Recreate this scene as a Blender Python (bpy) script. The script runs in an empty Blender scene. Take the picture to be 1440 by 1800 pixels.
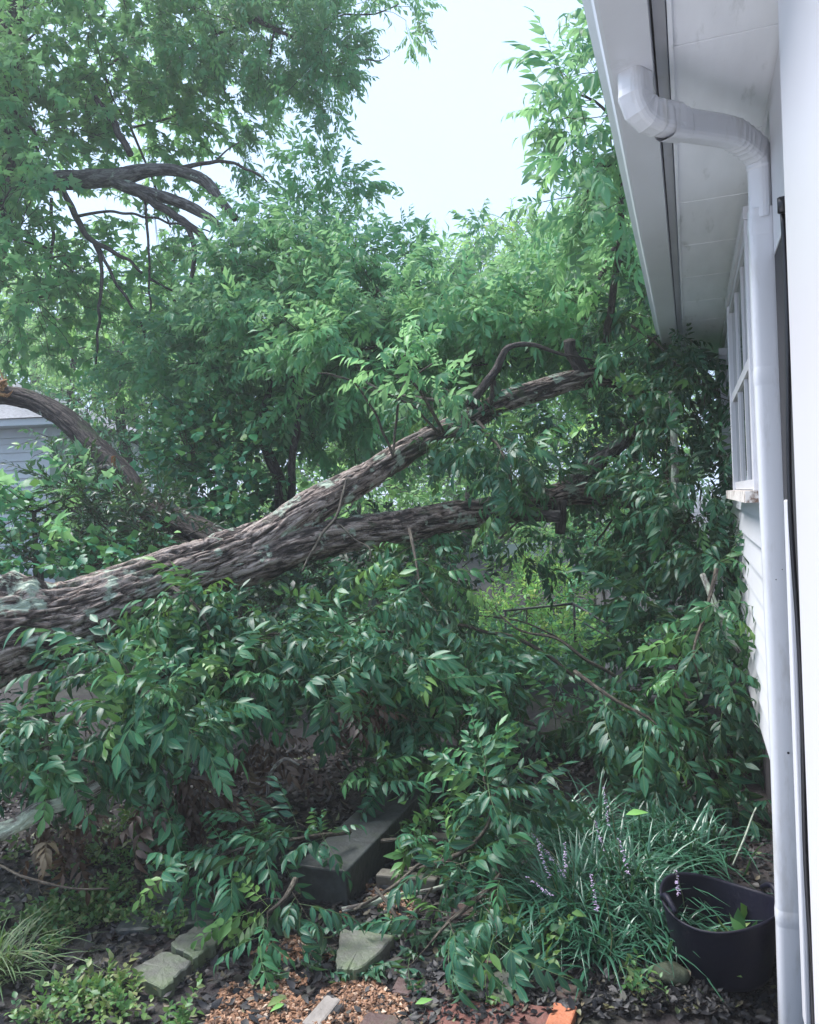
import bpy, math
import numpy as np
from mathutils import Matrix, Vector
rng = np.random.default_rng(7)
scene = bpy.context.scene
COL = scene.collection
# ------------------------------------------------------------------ camera
F = 1413.0                       # focal length in photo pixels (1440 x 1800)
YAW, PITCH, ROLL = math.radians(19.3), math.radians(-0.75), math.radians(2.45)
EYE = np.array([0.0, 0.0, 1.6])
def camera_axes():
    f = np.array([-math.sin(YAW)*math.cos(PITCH), math.cos(YAW)*math.cos(PITCH), math.sin(PITCH)])
    r = np.cross(f, [0, 0, 1.0]); r /= np.linalg.norm(r)
    u = np.cross(r, f)
    c, s = math.cos(ROLL), math.sin(ROLL)
    return c*r - s*u, s*r + c*u, f
CR, CU, CF = camera_axes()
cam = bpy.data.cameras.new('camera'); cam_o = bpy.data.objects.new('camera', cam); COL.objects.link(cam_o)
cam.sensor_fit = 'VERTICAL'; cam.sensor_height = 36; cam.lens = 36*F/1800
cam.clip_start = 0.02; cam.clip_end = 500
M = Matrix.Identity(4)
for i in range(3):
    M[i][0], M[i][1], M[i][2], M[i][3] = CR[i], CU[i], -CF[i], EYE[i]
cam_o.matrix_world = M
scene.camera = cam_o
def P(u, v, d):
    """the world point that lies d metres deep where the photo shows pixel u, v"""
    return EYE + d*(CF + (u-720)/F*CR - (v-900)/F*CU)
def Gp(u, v, z=0.0):
    r = CF + (u-720)/F*CR - (v-900)/F*CU
    return EYE + r*(z-EYE[2])/r[2]
def proj(p):
    q = np.asarray(p) - EYE
    return 720 + F*(q@CR)/(q@CF), 900 - F*(q@CU)/(q@CF)
# ------------------------------------------------------------------ world and sun
SUN_EL, SUN_AZ = math.radians(60), math.radians(-80)     # azimuth from +Y towards +X
w = bpy.data.worlds.new('World'); scene.world = w; w.use_nodes = True
nt = w.node_tree; nt.nodes.clear()
def N(t, ty, **kw):
    n = t.nodes.new(ty)
    for k, v in kw.items(): setattr(n, k, v)
    return n
sky = N(nt, 'ShaderNodeTexSky', sky_type='NISHITA', sun_disc=False)
sky.sun_elevation = SUN_EL; sky.sun_rotation = SUN_AZ; sky.dust_density = 6; sky.air_density = 1.0; sky.ozone_density = 1.0
hs = N(nt, 'ShaderNodeHueSaturation'); hs.inputs['Saturation'].default_value = 0.35
tcw = N(nt, 'ShaderNodeTexCoord')
nz = N(nt, 'ShaderNodeTexNoise'); nz.inputs['Scale'].default_value = 1.6; nz.inputs['Detail'].default_value = 4
cr = N(nt, 'ShaderNodeValToRGB')
cr.color_ramp.elements[0].position = .3; cr.color_ramp.elements[0].color = (1.14, 1.62, 2.40, 1)
cr.color_ramp.elements[1].position = .7; cr.color_ramp.elements[1].color = (1.28, 1.76, 2.50, 1)
mxw = N(nt, 'ShaderNodeMix', data_type='RGBA'); mxw.inputs['Factor'].default_value = 0.95
bg = N(nt, 'ShaderNodeBackground'); bg.inputs['Strength'].default_value = 0.125
wo = N(nt, 'ShaderNodeOutputWorld')
L = nt.links.new
L(tcw.outputs['Generated'], nz.inputs['Vector']); L(nz.outputs['Fac'], cr.inputs['Fac'])
L(sky.outputs['Color'], hs.inputs['Color']); L(hs.outputs['Color'], mxw.inputs['A']); L(cr.outputs['Color'], mxw.inputs['B'])
L(mxw.outputs['Result'], bg.inputs['Color']); L(bg.outputs['Background'], wo.inputs['Surface'])
sl = bpy.data.lights.new('sun', 'SUN'); sl.energy = 1.5; sl.angle = math.radians(34); sl.color = (1, .95, .93)
so = bpy.data.objects.new('sun', sl); COL.objects.link(so)
sd = Vector((math.sin(SUN_AZ)*math.cos(SUN_EL), math.cos(SUN_AZ)*math.cos(SUN_EL), math.sin(SUN_EL)))
so.rotation_euler = sd.to_track_quat('Z', 'Y').to_euler(); so.location = (-6, 2, 12)
vs = scene.view_settings
vs.view_transform = 'Standard'; vs.look = 'None'; vs.gamma = 1.0; vs.exposure = 2.35; vs.use_curve_mapping = False
cy = scene.cycles
cy.max_bounces = 7; cy.diffuse_bounces = 4; cy.glossy_bounces = 3; cy.transmission_bounces = 4; cy.transparent_max_bounces = 8
cy.volume_bounces = 1; cy.use_denoising = True; cy.caustics_reflective = False; cy.caustics_refractive = False
try: cy.denoiser = 'OPENIMAGEDENOISE'
except Exception: pass
# ------------------------------------------------------------------ numpy noise
_H = np.random.default_rng(99).random(65536)
def hash3(i, j, k):
    return _H[((i*73856093) ^ (j*19349663) ^ (k*83492791)) & 65535]
def noise(p):
    p = np.asarray(p, float); i = np.floor(p).astype(np.int64); f = p - i; f = f*f*(3-2*f)
    r = 0
    for a in (0, 1):
        for b in (0, 1):
            for c in (0, 1):
                wgt = (f[..., 0] if a else 1-f[..., 0])*(f[..., 1] if b else 1-f[..., 1])*(f[..., 2] if c else 1-f[..., 2])
                r = r + wgt*hash3(i[..., 0]+a, i[..., 1]+b, i[..., 2]+c)
    return r
def fbm(p, o=3):
    p = np.asarray(p, float); r = 0; a = .5
    for k in range(o): r = r + a*noise(p*2**k + 17.3*k); a *= .5
    return r/(1-.5**o)
def norm(v):
    v = np.asarray(v, float); return v/np.maximum(np.linalg.norm(v, axis=-1, keepdims=True), 1e-9)
# ------------------------------------------------------------------ materials
MATS = {}
def new_mat(name):
    m = bpy.data.materials.new(name); m.use_nodes = True; t = m.node_tree; t.nodes.clear()
    out = N(t, 'ShaderNodeOutputMaterial'); MATS[name] = m
    return m, t, out
def ramp(t, stops):
    r = N(t, 'ShaderNodeValToRGB'); e = r.color_ramp.elements
    while len(e) < len(stops): e.new(0.5)
    for x, (pos, c) in zip(e, stops): x.position = pos; x.color = (*c, 1)
    return r
SATR = .70
GAIN = {'grass_blade': 1.3, 'pecan_leaf': 1.12, 'litter_leaf': .7, 'dark_leaf': .8, 'pecan_leaf_lit': 2.0, 'maple_leaf': 2.0, 'far_leaf': 1.9, 'sunny_leaf': 1.9, 'vine_leaf': 1.5}  # upper-canopy entries raised, so misty brightness sits in the leaf colour
def leaf_mat(name, stops, under=(.10, .15, .09), rough=.38, trans=.28, tcol=(.16, .30, .04), vein=0.0, spec=.5):
    m, t, out = new_mat(name); l = t.links.new
    k_ = GAIN.get(name, 1.0); stops = [(p_, (c_[0]*k_*SATR, c_[1]*k_*1.06, c_[2]*k_*1.18)) for p_, c_ in stops] if 'leaf' in name or name == 'grass_blade' else stops
    at = N(t, 'ShaderNodeAttribute', attribute_name='rnd'); rp = ramp(t, stops); l(at.outputs['Fac'], rp.inputs['Fac'])
    c = rp.outputs['Color']
    if vein:
        a2 = N(t, 'ShaderNodeAttribute', attribute_name='mid'); r2 = ramp(t, [(0, (1, 1, 1)), (.13, (0, 0, 0))]); l(a2.outputs['Fac'], r2.inputs['Fac'])
        mm = N(t, 'ShaderNodeMath', operation='MULTIPLY'); mm.inputs[1].default_value = vein; l(r2.outputs['Color'], mm.inputs[0])
        mx = N(t, 'ShaderNodeMix', data_type='RGBA'); l(mm.outputs[0], mx.inputs['Factor']); l(c, mx.inputs['A']); mx.inputs['B'].default_value = (.22, .30, .12, 1); c = mx.outputs['Result']
    ge = N(t, 'ShaderNodeNewGeometry'); mu = N(t, 'ShaderNodeMix', data_type='RGBA')
    mf = N(t, 'ShaderNodeMath', operation='MULTIPLY'); mf.inputs[1].default_value = .55; l(ge.outputs['Backfacing'], mf.inputs[0])
    l(mf.outputs[0], mu.inputs['Factor']); l(c, mu.inputs['A']); mu.inputs['B'].default_value = (*under, 1)
    p = N(t, 'ShaderNodeBsdfPrincipled'); l(mu.outputs['Result'], p.inputs['Base Color']); p.inputs['Roughness'].default_value = rough
    p.inputs['Specular IOR Level'].default_value = spec
    tr = N(t, 'ShaderNodeBsdfTranslucent'); mt = N(t, 'ShaderNodeMix', data_type='RGBA'); mt.inputs['Factor'].default_value = .5
    l(c, mt.inputs['A']); mt.inputs['B'].default_value = (*tcol, 1); l(mt.outputs['Result'], tr.inputs['Color'])
    ms = N(t, 'ShaderNodeMixShader'); ms.inputs[0].default_value = trans; l(p.outputs[0], ms.inputs[1]); l(tr.outputs[0], ms.inputs[2]); l(ms.outputs[0], out.inputs['Surface'])
    return m
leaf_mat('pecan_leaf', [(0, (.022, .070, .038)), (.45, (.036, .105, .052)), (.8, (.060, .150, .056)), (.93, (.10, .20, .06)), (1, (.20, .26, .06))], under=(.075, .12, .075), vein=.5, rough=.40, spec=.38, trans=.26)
leaf_mat('pecan_leaf_lit', [(0, (.036, .098, .046)), (.5, (.062, .150, .060)), (.85, (.105, .21, .07)), (1, (.19, .27, .08))], under=(.22, .30, .22), trans=.55, tcol=(.42, .60, .26), rough=.42, spec=.6)  # lit copy of the pecan leaf, upper light put into its paler colour
leaf_mat('maple_leaf', [(0, (.034, .10, .040)), (.5, (.058, .150, .050)), (.85, (.11, .21, .05)), (1, (.19, .26, .05))], under=(.20, .28, .18), trans=.58, tcol=(.42, .64, .26), rough=.45)
leaf_mat('vine_leaf', [(0, (.028, .095, .045)), (.5, (.045, .145, .060)), (.9, (.09, .21, .07)), (1, (.20, .26, .06))], rough=.4, trans=.25)
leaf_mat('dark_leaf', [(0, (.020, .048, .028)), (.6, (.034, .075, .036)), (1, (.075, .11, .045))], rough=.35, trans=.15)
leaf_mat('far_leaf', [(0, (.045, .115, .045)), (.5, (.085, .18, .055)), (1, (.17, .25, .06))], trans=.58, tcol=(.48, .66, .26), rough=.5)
leaf_mat('sunny_leaf', [(0, (.08, .17, .05)), (.6, (.15, .26, .06)), (.93, (.25, .33, .08)), (1, (.40, .30, .10))], trans=.5, tcol=(.46, .58, .12), rough=.5)
leaf_mat('weed_leaf', [(0, (.045, .11, .035)), (.45, (.10, .18, .045)), (.75, (.19, .22, .05)), (1, (.30, .22, .08))], trans=.3, rough=.45)
leaf_mat('grass_blade', [(0, (.018, .070, .040)), (.6, (.030, .105, .058)), (1, (.07, .16, .075))], under=(.04, .10, .06), rough=.27, trans=.15, vein=.25, spec=.6)
leaf_mat('brown_leaf', [(0, (.036, .014, .010)), (.5, (.065, .026, .016)), (.9, (.12, .05, .025)), (1, (.20, .10, .05))], under=(.08, .04, .025), tcol=(.2, .07, .03), trans=.15, rough=.5)
leaf_mat('litter_leaf', [(0, (.014, .011, .012)), (.55, (.028, .020, .022)), (.82, (.06, .038, .034)), (.93, (.13, .085, .06)), (.97, (.26, .14, .07)), (1, (.24, .24, .08))], under=(.05, .04, .04), tcol=(.1, .05, .03), trans=.06, rough=.5, spec=.35)
leaf_mat('chip', [(0, (.06, .036, .024)), (.4, (.17, .088, .05)), (.85, (.32, .175, .10)), (1, (.46, .36, .27))], under=(.24, .13, .07), trans=0, rough=.6, spec=.3)
leaf_mat('flower', [(0, (.33, .25, .44)), (1, (.55, .47, .62))], under=(.4, .3, .5), tcol=(.5, .4, .6), trans=.2, rough=.6)

def bark_mat(name, dark, mid, light, lichen=.0, scale=1.0, moss=0.0):
    m, t, out = new_mat(name); l = t.links.new
    at = N(t, 'ShaderNodeAttribute', attribute_name='bark'); ah = N(t, 'ShaderNodeAttribute', attribute_name='h')
    mp = N(t, 'ShaderNodeMapping'); mp.inputs['Scale'].default_value = (30*scale, 30*scale, 7*scale); l(at.outputs['Vector'], mp.inputs['Vector'])
    wn = N(t, 'ShaderNodeTexNoise'); wn.inputs['Scale'].default_value = .8; wn.inputs['Detail'].default_value = 5; l(mp.outputs[0], wn.inputs['Vector'])
    wa = N(t, 'ShaderNodeVectorMath', operation='MULTIPLY_ADD'); wa.inputs[1].default_value = (1.7, 1.7, 1.7); l(wn.outputs['Color'], wa.inputs[0]); l(mp.outputs[0], wa.inputs[2])
    def furrow(sc, wdt, off):
        mq = N(t, 'ShaderNodeMapping'); mq.inputs['Scale'].default_value = tuple(x*scale for x in sc); mq.inputs['Location'].default_value = (off, 0, off); l(at.outputs['Vector'], mq.inputs['Vector'])
        nq = N(t, 'ShaderNodeTexNoise'); nq.inputs['Scale'].default_value = 1; nq.inputs['Detail'].default_value = 3; nq.inputs['Roughness'].default_value = .55; nq.inputs['Distortion'].default_value = .35; l(mq.outputs[0], nq.inputs['Vector'])
        a1 = N(t, 'ShaderNodeMath', operation='SUBTRACT'); a1.inputs[1].default_value = .5; l(nq.outputs['Fac'], a1.inputs[0]); a2 = N(t, 'ShaderNodeMath', operation='ABSOLUTE'); l(a1.outputs[0], a2.inputs[0])
        a3 = N(t, 'ShaderNodeMapRange'); a3.inputs['From Max'].default_value = wdt; l(a2.outputs[0], a3.inputs['Value']); return a3.outputs[0]
    f1, f2, f3 = furrow((20, 20, 3.2), .085, 0), furrow((42, 42, 8), .07, 4), furrow((30, 30, 26), .035, 9)
    q1 = N(t, 'ShaderNodeMath', operation='MULTIPLY_ADD'); q1.inputs[1].default_value = .6; q1.inputs[2].default_value = .4; l(f2, q1.inputs[0]); q2 = N(t, 'ShaderNodeMath', operation='MULTIPLY_ADD'); q2.inputs[1].default_value = .45; q2.inputs[2].default_value = .55; l(f3, q2.inputs[0])
    q3 = N(t, 'ShaderNodeMath', operation='MULTIPLY'); l(f1, q3.inputs[0]); l(q1.outputs[0], q3.inputs[1]); vr = N(t, 'ShaderNodeMath', operation='MULTIPLY'); l(q3.outputs[0], vr.inputs[0]); l(q2.outputs[0], vr.inputs[1])
    n0 = N(t, 'ShaderNodeTexNoise'); n0.inputs['Scale'].default_value = 1; n0.inputs['Detail'].default_value = 8; n0.inputs['Roughness'].default_value = .7; l(mp.outputs[0], n0.inputs['Vector'])
    n1 = N(t, 'ShaderNodeMix', data_type='FLOAT'); vc = N(t, 'ShaderNodeTexVoronoi', feature='F1'); vc.inputs['Scale'].default_value = 1.0; l(wa.outputs[0], vc.inputs['Vector'])
    n1.inputs['Factor'].default_value = .5; l(n0.outputs['Fac'], n1.inputs['A']); l(vr.outputs[0], n1.inputs['B'])
    mp2 = N(t, 'ShaderNodeMapping'); mp2.inputs['Scale'].default_value = (90*scale, 90*scale, 34*scale); l(at.outputs['Vector'], mp2.inputs['Vector'])
    n2 = N(t, 'ShaderNodeTexNoise'); n2.inputs['Scale'].default_value = 1; n2.inputs['Detail'].default_value = 5; l(mp2.outputs[0], n2.inputs['Vector'])
    ad = N(t, 'ShaderNodeMath', operation='ADD'); l(n1.outputs[0], ad.inputs[0])
    m3 = N(t, 'ShaderNodeMath', operation='MULTIPLY_ADD'); m3.inputs[1].default_value = .5; m3.inputs[2].default_value = -.25; l(ah.outputs['Fac'], m3.inputs[0]); l(m3.outputs[0], ad.inputs[1])
    rp = ramp(t, [(.30, dark), (.52, mid), (.78, light)]); sx = N(t, 'ShaderNodeSeparateColor'); l(vc.outputs['Color'], sx.inputs[0]); m4 = N(t, 'ShaderNodeMath', operation='MULTIPLY_ADD'); m4.inputs[1].default_value = .10; l(sx.outputs[0], m4.inputs[0]); l(ad.outputs[0], m4.inputs[2]); m5 = N(t, 'ShaderNodeMath', operation='SUBTRACT'); m5.inputs[1].default_value = .02; l(m4.outputs[0], m5.inputs[0]); l(m5.outputs[0], rp.inputs['Fac'])
    c = rp.outputs['Color']
    def patch(c, scale, lo, hi, col, seed):
        mpp = N(t, 'ShaderNodeMapping'); mpp.inputs['Location'].default_value = (seed, seed, 0); mpp.inputs['Scale'].default_value = (scale, scale, scale*.75); l(at.outputs['Vector'], mpp.inputs['Vector'])
        nn = N(t, 'ShaderNodeTexNoise'); nn.inputs['Scale'].default_value = 1; nn.inputs['Detail'].default_value = 6; nn.inputs['Roughness'].default_value = .6; l(mpp.outputs[0], nn.inputs['Vector'])
        rr = ramp(t, [(lo, (0, 0, 0)), (hi, (1, 1, 1))]); l(nn.outputs['Fac'], rr.inputs['Fac'])
        mx = N(t, 'ShaderNodeMix', data_type='RGBA'); l(rr.outputs['Color'], mx.inputs['Factor']); l(c, mx.inputs['A']); mx.inputs['B'].default_value = (*col, 1)
        return mx.outputs['Result']
    if moss: c = patch(c, 5, .63-moss*.12, .72, (.05, .075, .03), 3)
    if lichen: c = patch(c, 9, .66-lichen*.12, .70-lichen*.1, (.34, .40, .31), 11)
    p = N(t, 'ShaderNodeBsdfPrincipled'); l(c, p.inputs['Base Color']); p.inputs['Roughness'].default_value = .75; p.inputs['Specular IOR Level'].default_value = .35
    bm = N(t, 'ShaderNodeMath', operation='MULTIPLY_ADD'); bm.inputs[1].default_value = .35; l(n2.outputs['Fac'], bm.inputs[0]); l(n1.outputs[0], bm.inputs[2])
    b = N(t, 'ShaderNodeBump'); b.inputs['Strength'].default_value = .9; b.inputs['Distance'].default_value = .022/scale; l(bm.outputs[0], b.inputs['Height']); l(b.outputs[0], p.inputs['Normal'])
    l(p.outputs[0], out.inputs['Surface']); return m
bark_mat('pecan_bark', (.022, .015, .012), (.130, .095, .078), (.34, .275, .235), lichen=.75, moss=.5)
bark_mat('grey_bark', (.030, .026, .024), (.085, .075, .068), (.19, .175, .16), lichen=.35, scale=1.4, moss=.3)
bark_mat('brown_bark', (.014, .010, .009), (.040, .030, .026), (.10, .078, .066), lichen=.2, scale=1.3, moss=.4)
bark_mat('dark_bark', (.018, .014, .013), (.045, .036, .032), (.10, .085, .075), scale=1.6)
bark_mat('lichen_bark', (.06, .05, .045), (.16, .15, .13), (.34, .36, .32), lichen=1.5, scale=1.8)
bark_mat('twig_bark', (.025, .020, .016), (.06, .05, .038), (.13, .115, .085), scale=2)
bark_mat('green_stem', (.05, .085, .03), (.09, .13, .05), (.15, .18, .08), scale=2)
bark_mat('torn_wood', (.22, .085, .03), (.42, .21, .085), (.62, .40, .20), scale=1.5)

def plain(name, col, rough=.5, nscale=6, namt=.15, bump=.0, bscale=40, spec=.5, dirt=None, dirt_lo=.55, dirt_hi=.75, dscale=3, stretch=(1, 1, 1)):
    m, t, out = new_mat(name); l = t.links.new
    tc = N(t, 'ShaderNodeTexCoord'); mp = N(t, 'ShaderNodeMapping'); mp.inputs['Scale'].default_value = stretch; l(tc.outputs['Object'], mp.inputs['Vector'])
    n = N(t, 'ShaderNodeTexNoise'); n.inputs['Scale'].default_value = nscale; n.inputs['Detail'].default_value = 6; l(mp.outputs[0], n.inputs['Vector'])
    lo = tuple(x*(1-namt) for x in col); hi = tuple(min(1, x*(1+namt)) for x in col)
    rp = ramp(t, [(.3, lo), (.7, hi)]); l(n.outputs['Fac'], rp.inputs['Fac']); c = rp.outputs['Color']
    if dirt:
        n2 = N(t, 'ShaderNodeTexNoise'); n2.inputs['Scale'].default_value = dscale; n2.inputs['Detail'].default_value = 8; n2.inputs['Roughness'].default_value = .65; l(mp.outputs[0], n2.inputs['Vector'])
        r2 = ramp(t, [(dirt_lo, (0, 0, 0)), (dirt_hi, (1, 1, 1))]); l(n2.outputs['Fac'], r2.inputs['Fac'])
        mx = N(t, 'ShaderNodeMix', data_type='RGBA'); l(r2.outputs['Color'], mx.inputs['Factor']); l(c, mx.inputs['A']); mx.inputs['B'].default_value = (*dirt, 1); c = mx.outputs['Result']
    p = N(t, 'ShaderNodeBsdfPrincipled'); l(c, p.inputs['Base Color']); p.inputs['Roughness'].default_value = rough; p.inputs['Specular IOR Level'].default_value = spec
    if bump:
        n3 = N(t, 'ShaderNodeTexNoise'); n3.inputs['Scale'].default_value = bscale; n3.inputs['Detail'].default_value = 6; l(tc.outputs['Object'], n3.inputs['Vector'])
        b = N(t, 'ShaderNodeBump'); b.inputs['Strength'].default_value = bump; b.inputs['Distance'].default_value = .01; l(n3.outputs['Fac'], b.inputs['Height']); l(b.outputs[0], p.inputs['Normal'])
    l(p.outputs[0], out.inputs['Surface']); return m
plain('white_siding', (.63, .64, .67), .42, 3, .05, .05, 60, dirt=(.52, .53, .50), dirt_lo=.56, dirt_hi=.82, dscale=2.2, stretch=(1, .5, 2))
plain('white_trim', (.64, .64, .67), .4, 5, .04, .03, 80, dirt=(.50, .50, .46), dirt_lo=.62, dirt_hi=.85, dscale=5, stretch=(1, 1, .25))
plain('white_post', (.64, .63, .66), .35, 2, .02, .02, 60)
plain('white_soffit', (.86, .87, .91), .55, 5, .05, .06, 50, dirt=(.36, .38, .36), dirt_lo=.58, dirt_hi=.85, dscale=4, stretch=(3, .6, 1))
plain('gutter_metal', (.62, .63, .67), .32, 4, .04, .03, 20, dirt=(.42, .43, .42), dirt_lo=.6, dirt_hi=.85, dscale=5)
plain('downspout_metal', (.63, .64, .67), .3, 6, .03, .03, 25, dirt=(.40, .39, .36), dirt_lo=.54, dirt_hi=.80, dscale=11, stretch=(1.4, 1.4, .3))
plain('gap_shade_and_marks', (.02, .02, .025), .8)  # near-black for the painted gap shade; also seam, dent and screws
plain('glass', (.012, .022, .022), .06, 2, .2, spec=.8)
plain('glass_reflect_tone', (.10, .12, .125), .08, 2, .2, spec=.8)  # grey base colour stands for the reflection on the upper panes
plain('sill_wood', (.68, .64, .60), .7, 12, .1, .3, 60, dirt=(.16, .10, .07), dirt_lo=.53, dirt_hi=.62, dscale=14)
plain('foundation', (.05, .045, .05), .85, 8, .3, .4, 30)
plain('shingle', (.24, .24, .26), .85, 18, .3, .4, 40)
plain('black_cable', (.010, .010, .014), .4)
plain('rail_iron', (.018, .018, .022), .45)
plain('tub_rubber', (.0030, .0030, .011), .55, 10, .2, .1, 60, spec=.25)
plain('soil', (.018, .013, .014), .8, 20, .4, .8, 60, dirt=(.05, .06, .035), dirt_lo=.5, dirt_hi=.75, dscale=2)
plain('brick', (.14, .055, .042), .75, 14, .3, .5, 80, dirt=(.055, .05, .04), dirt_lo=.48, dirt_hi=.68, dscale=9)
plain('brick_orange', (.36, .125, .06), .7, 14, .3, .5, 80, dirt=(.12, .07, .05), dirt_lo=.58, dirt_hi=.75, dscale=9)
plain('brick_dark', (.085, .05, .045), .7, 14, .3, .5, 80, dirt=(.045, .06, .03), dirt_lo=.45, dirt_hi=.65, dscale=8)
plain('slab_stone', (.105, .11, .092), .6, 9, .3, .5, 70, dirt=(.08, .12, .05), dirt_lo=.42, dirt_hi=.68, dscale=5)
plain('slab_dark', (.050, .058, .058), .45, 9, .3, .4, 70, dirt=(.03, .05, .026), dirt_lo=.5, dirt_hi=.7, dscale=4)
plain('timber', (.034, .040, .038), .6, 9, .3, .5, 40, dirt=(.03, .04, .026), dirt_lo=.5, dirt_hi=.7, dscale=5, stretch=(3, 3, 3))
plain('plank_wood', (.13, .12, .095), .7, 10, .3, .5, 60, dirt=(.06, .075, .04), dirt_lo=.45, dirt_hi=.7, dscale=7)
plain('grey_wood', (.22, .20, .18), .8, 10, .3, .5, 60)
plain('step_stone', (.26, .24, .24), .8, 10, .25, .5, 40, dirt=(.10, .09, .09), dscale=6)
plain('concrete', (.60, .59, .58), .85, 6, .12, .3, 60)
plain('pale_wall', (.62, .60, .62), .7)
plain('stone_moss', (.06, .075, .045), .8, 12, .4, .6, 40)
# ------------------------------------------------------------------ geometry store
class Geo:
    def __init__(s): s.V = []; s.T = []; s.Q = []; s.A = {}; s.n = 0
    def add(s, v, tris=None, quads=None, **attrs):
        v = np.asarray(v, float).reshape(-1, 3); k = len(v)
        if tris is not None and len(tris): s.T.append(np.asarray(tris, np.int64).reshape(-1, 3) + s.n)
        if quads is not None and len(quads): s.Q.append(np.asarray(quads, np.int64).reshape(-1, 4) + s.n)
        s.V.append(v)
        for a, x in attrs.items(): s.A.setdefault(a, []).append((s.n, np.asarray(x, float)))
        s.n += k
def build(geo, name, mat, parent=None, smooth=True, bevel=0.0):
    V = np.concatenate(geo.V) if geo.V else np.zeros((0, 3))
    T = np.concatenate(geo.T) if geo.T else np.zeros((0, 3), np.int64)
    Q = np.concatenate(geo.Q) if geo.Q else np.zeros((0, 4), np.int64)
    origin = np.zeros(3)
    if parent is None and len(V):
        origin = np.array([(V[:, 0].min()+V[:, 0].max())/2, (V[:, 1].min()+V[:, 1].max())/2, V[:, 2].min()]); V = V - origin
    elif parent is not None:
        V = V - np.array(parent.location)
    me = bpy.data.meshes.new(name)
    me.vertices.add(len(V)); me.vertices.foreach_set('co', V.astype(np.float32).ravel())
    nl = T.size + Q.size; me.loops.add(nl); me.loops.foreach_set('vertex_index', np.concatenate([T.ravel(), Q.ravel()]).astype(np.int32))
    nf = len(T)+len(Q); me.polygons.add(nf)
    st = np.concatenate([np.arange(len(T))*3, T.size + np.arange(len(Q))*4]).astype(np.int32)
    me.polygons.foreach_set('loop_start', st)
    me.polygons.foreach_set('use_smooth', np.full(nf, smooth))
    me.update(calc_edges=True)
    for a, parts in geo.A.items():
        vec = parts[0][1].ndim == 2
        arr = np.zeros((len(V), 3) if vec else len(V), np.float32)
        for off, x in parts: arr[off:off+len(x)] = x
        at = me.attributes.new(a, 'FLOAT_VECTOR' if vec else 'FLOAT', 'POINT')
        at.data.foreach_set('vector' if vec else 'value', arr.ravel())
    me.validate(clean_customdata=False)
    me.materials.append(MATS[mat])
    o = bpy.data.objects.new(name, me); COL.objects.link(o)
    if parent is not None: o.parent = parent
    else: o.location = origin
    if bevel:
        b = o.modifiers.new('bevel', 'BEVEL'); b.width = bevel; b.segments = 2; b.limit_method = 'ANGLE'
    return o
def tag(o, label, cat, group=None, kind=None):
    o['label'] = label; o['category'] = cat
    if group: o['group'] = group
    if kind: o['kind'] = kind
    return o
def thing(name, loc, label, cat, group=None):
    o = bpy.data.objects.new(name, None); COL.objects.link(o); o.location = tuple(float(x) for x in loc); o.empty_display_size = .1
    return tag(o, label, cat, group)
def structure(o): o['kind'] = 'structure'; return o
BOXQ = np.array([[0, 3, 2, 1], [4, 5, 6, 7], [0, 1, 5, 4], [1, 2, 6, 5], [2, 3, 7, 6], [3, 0, 4, 7]])
def box(g, x0, x1, y0, y1, z0, z1):
    g.add([[x0, y0, z0], [x1, y0, z0], [x1, y1, z0], [x0, y1, z0], [x0, y0, z1], [x1, y0, z1], [x1, y1, z1], [x0, y1, z1]], quads=BOXQ)
def obox(g, c, a, b, up, la, lb, lc, wob=0.0):
    """a box centred at c, axes a, b, up with full lengths"""
    a, b, up = norm(a), norm(b), norm(up); v = []
    for z in (-.5, .5):
        for x, y in ((-.5, -.5), (.5, -.5), (.5, .5), (-.5, .5)):
            v.append(np.asarray(c) + a*la*x + b*lb*y + up*lc*z + rng.normal(0, 1, 3)*wob)
    g.add(v, quads=BOXQ)
def spline(pts, step=.05):
    """Catmull-Rom through rows of pts (any number of columns; first three are xyz)"""
    p = np.asarray(pts, float); p = np.vstack([2*p[0]-p[1], p, 2*p[-1]-p[-2]]); out = []
    for i in range(1, len(p)-2):
        n = max(2, int(np.linalg.norm(p[i+1, :3]-p[i, :3])/step)); t = np.linspace(0, 1, n, endpoint=False)[:, None]
        a, b, c, d = p[i-1], p[i], p[i+1], p[i+2]
        out.append(.5*(2*b + (c-a)*t + (2*a-5*b+4*c-d)*t**2 + (3*b-a-3*c+d)*t**3))
    out.append(p[-2][None]); return np.vstack(out)
def frames(p):
    t = norm(np.gradient(p, axis=0)); u = np.zeros_like(t)
    ref = np.array([0, 0, 1.0]) if abs(t[0, 2]) < .9 else np.array([1.0, 0, 0])
    u[0] = norm(np.cross(t[0], ref))
    for i in range(1, len(p)):
        q = u[i-1] - t[i]*(u[i-1]@t[i]); u[i] = q/max(np.linalg.norm(q), 1e-9)
    return t, u, np.cross(t, u)
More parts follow.
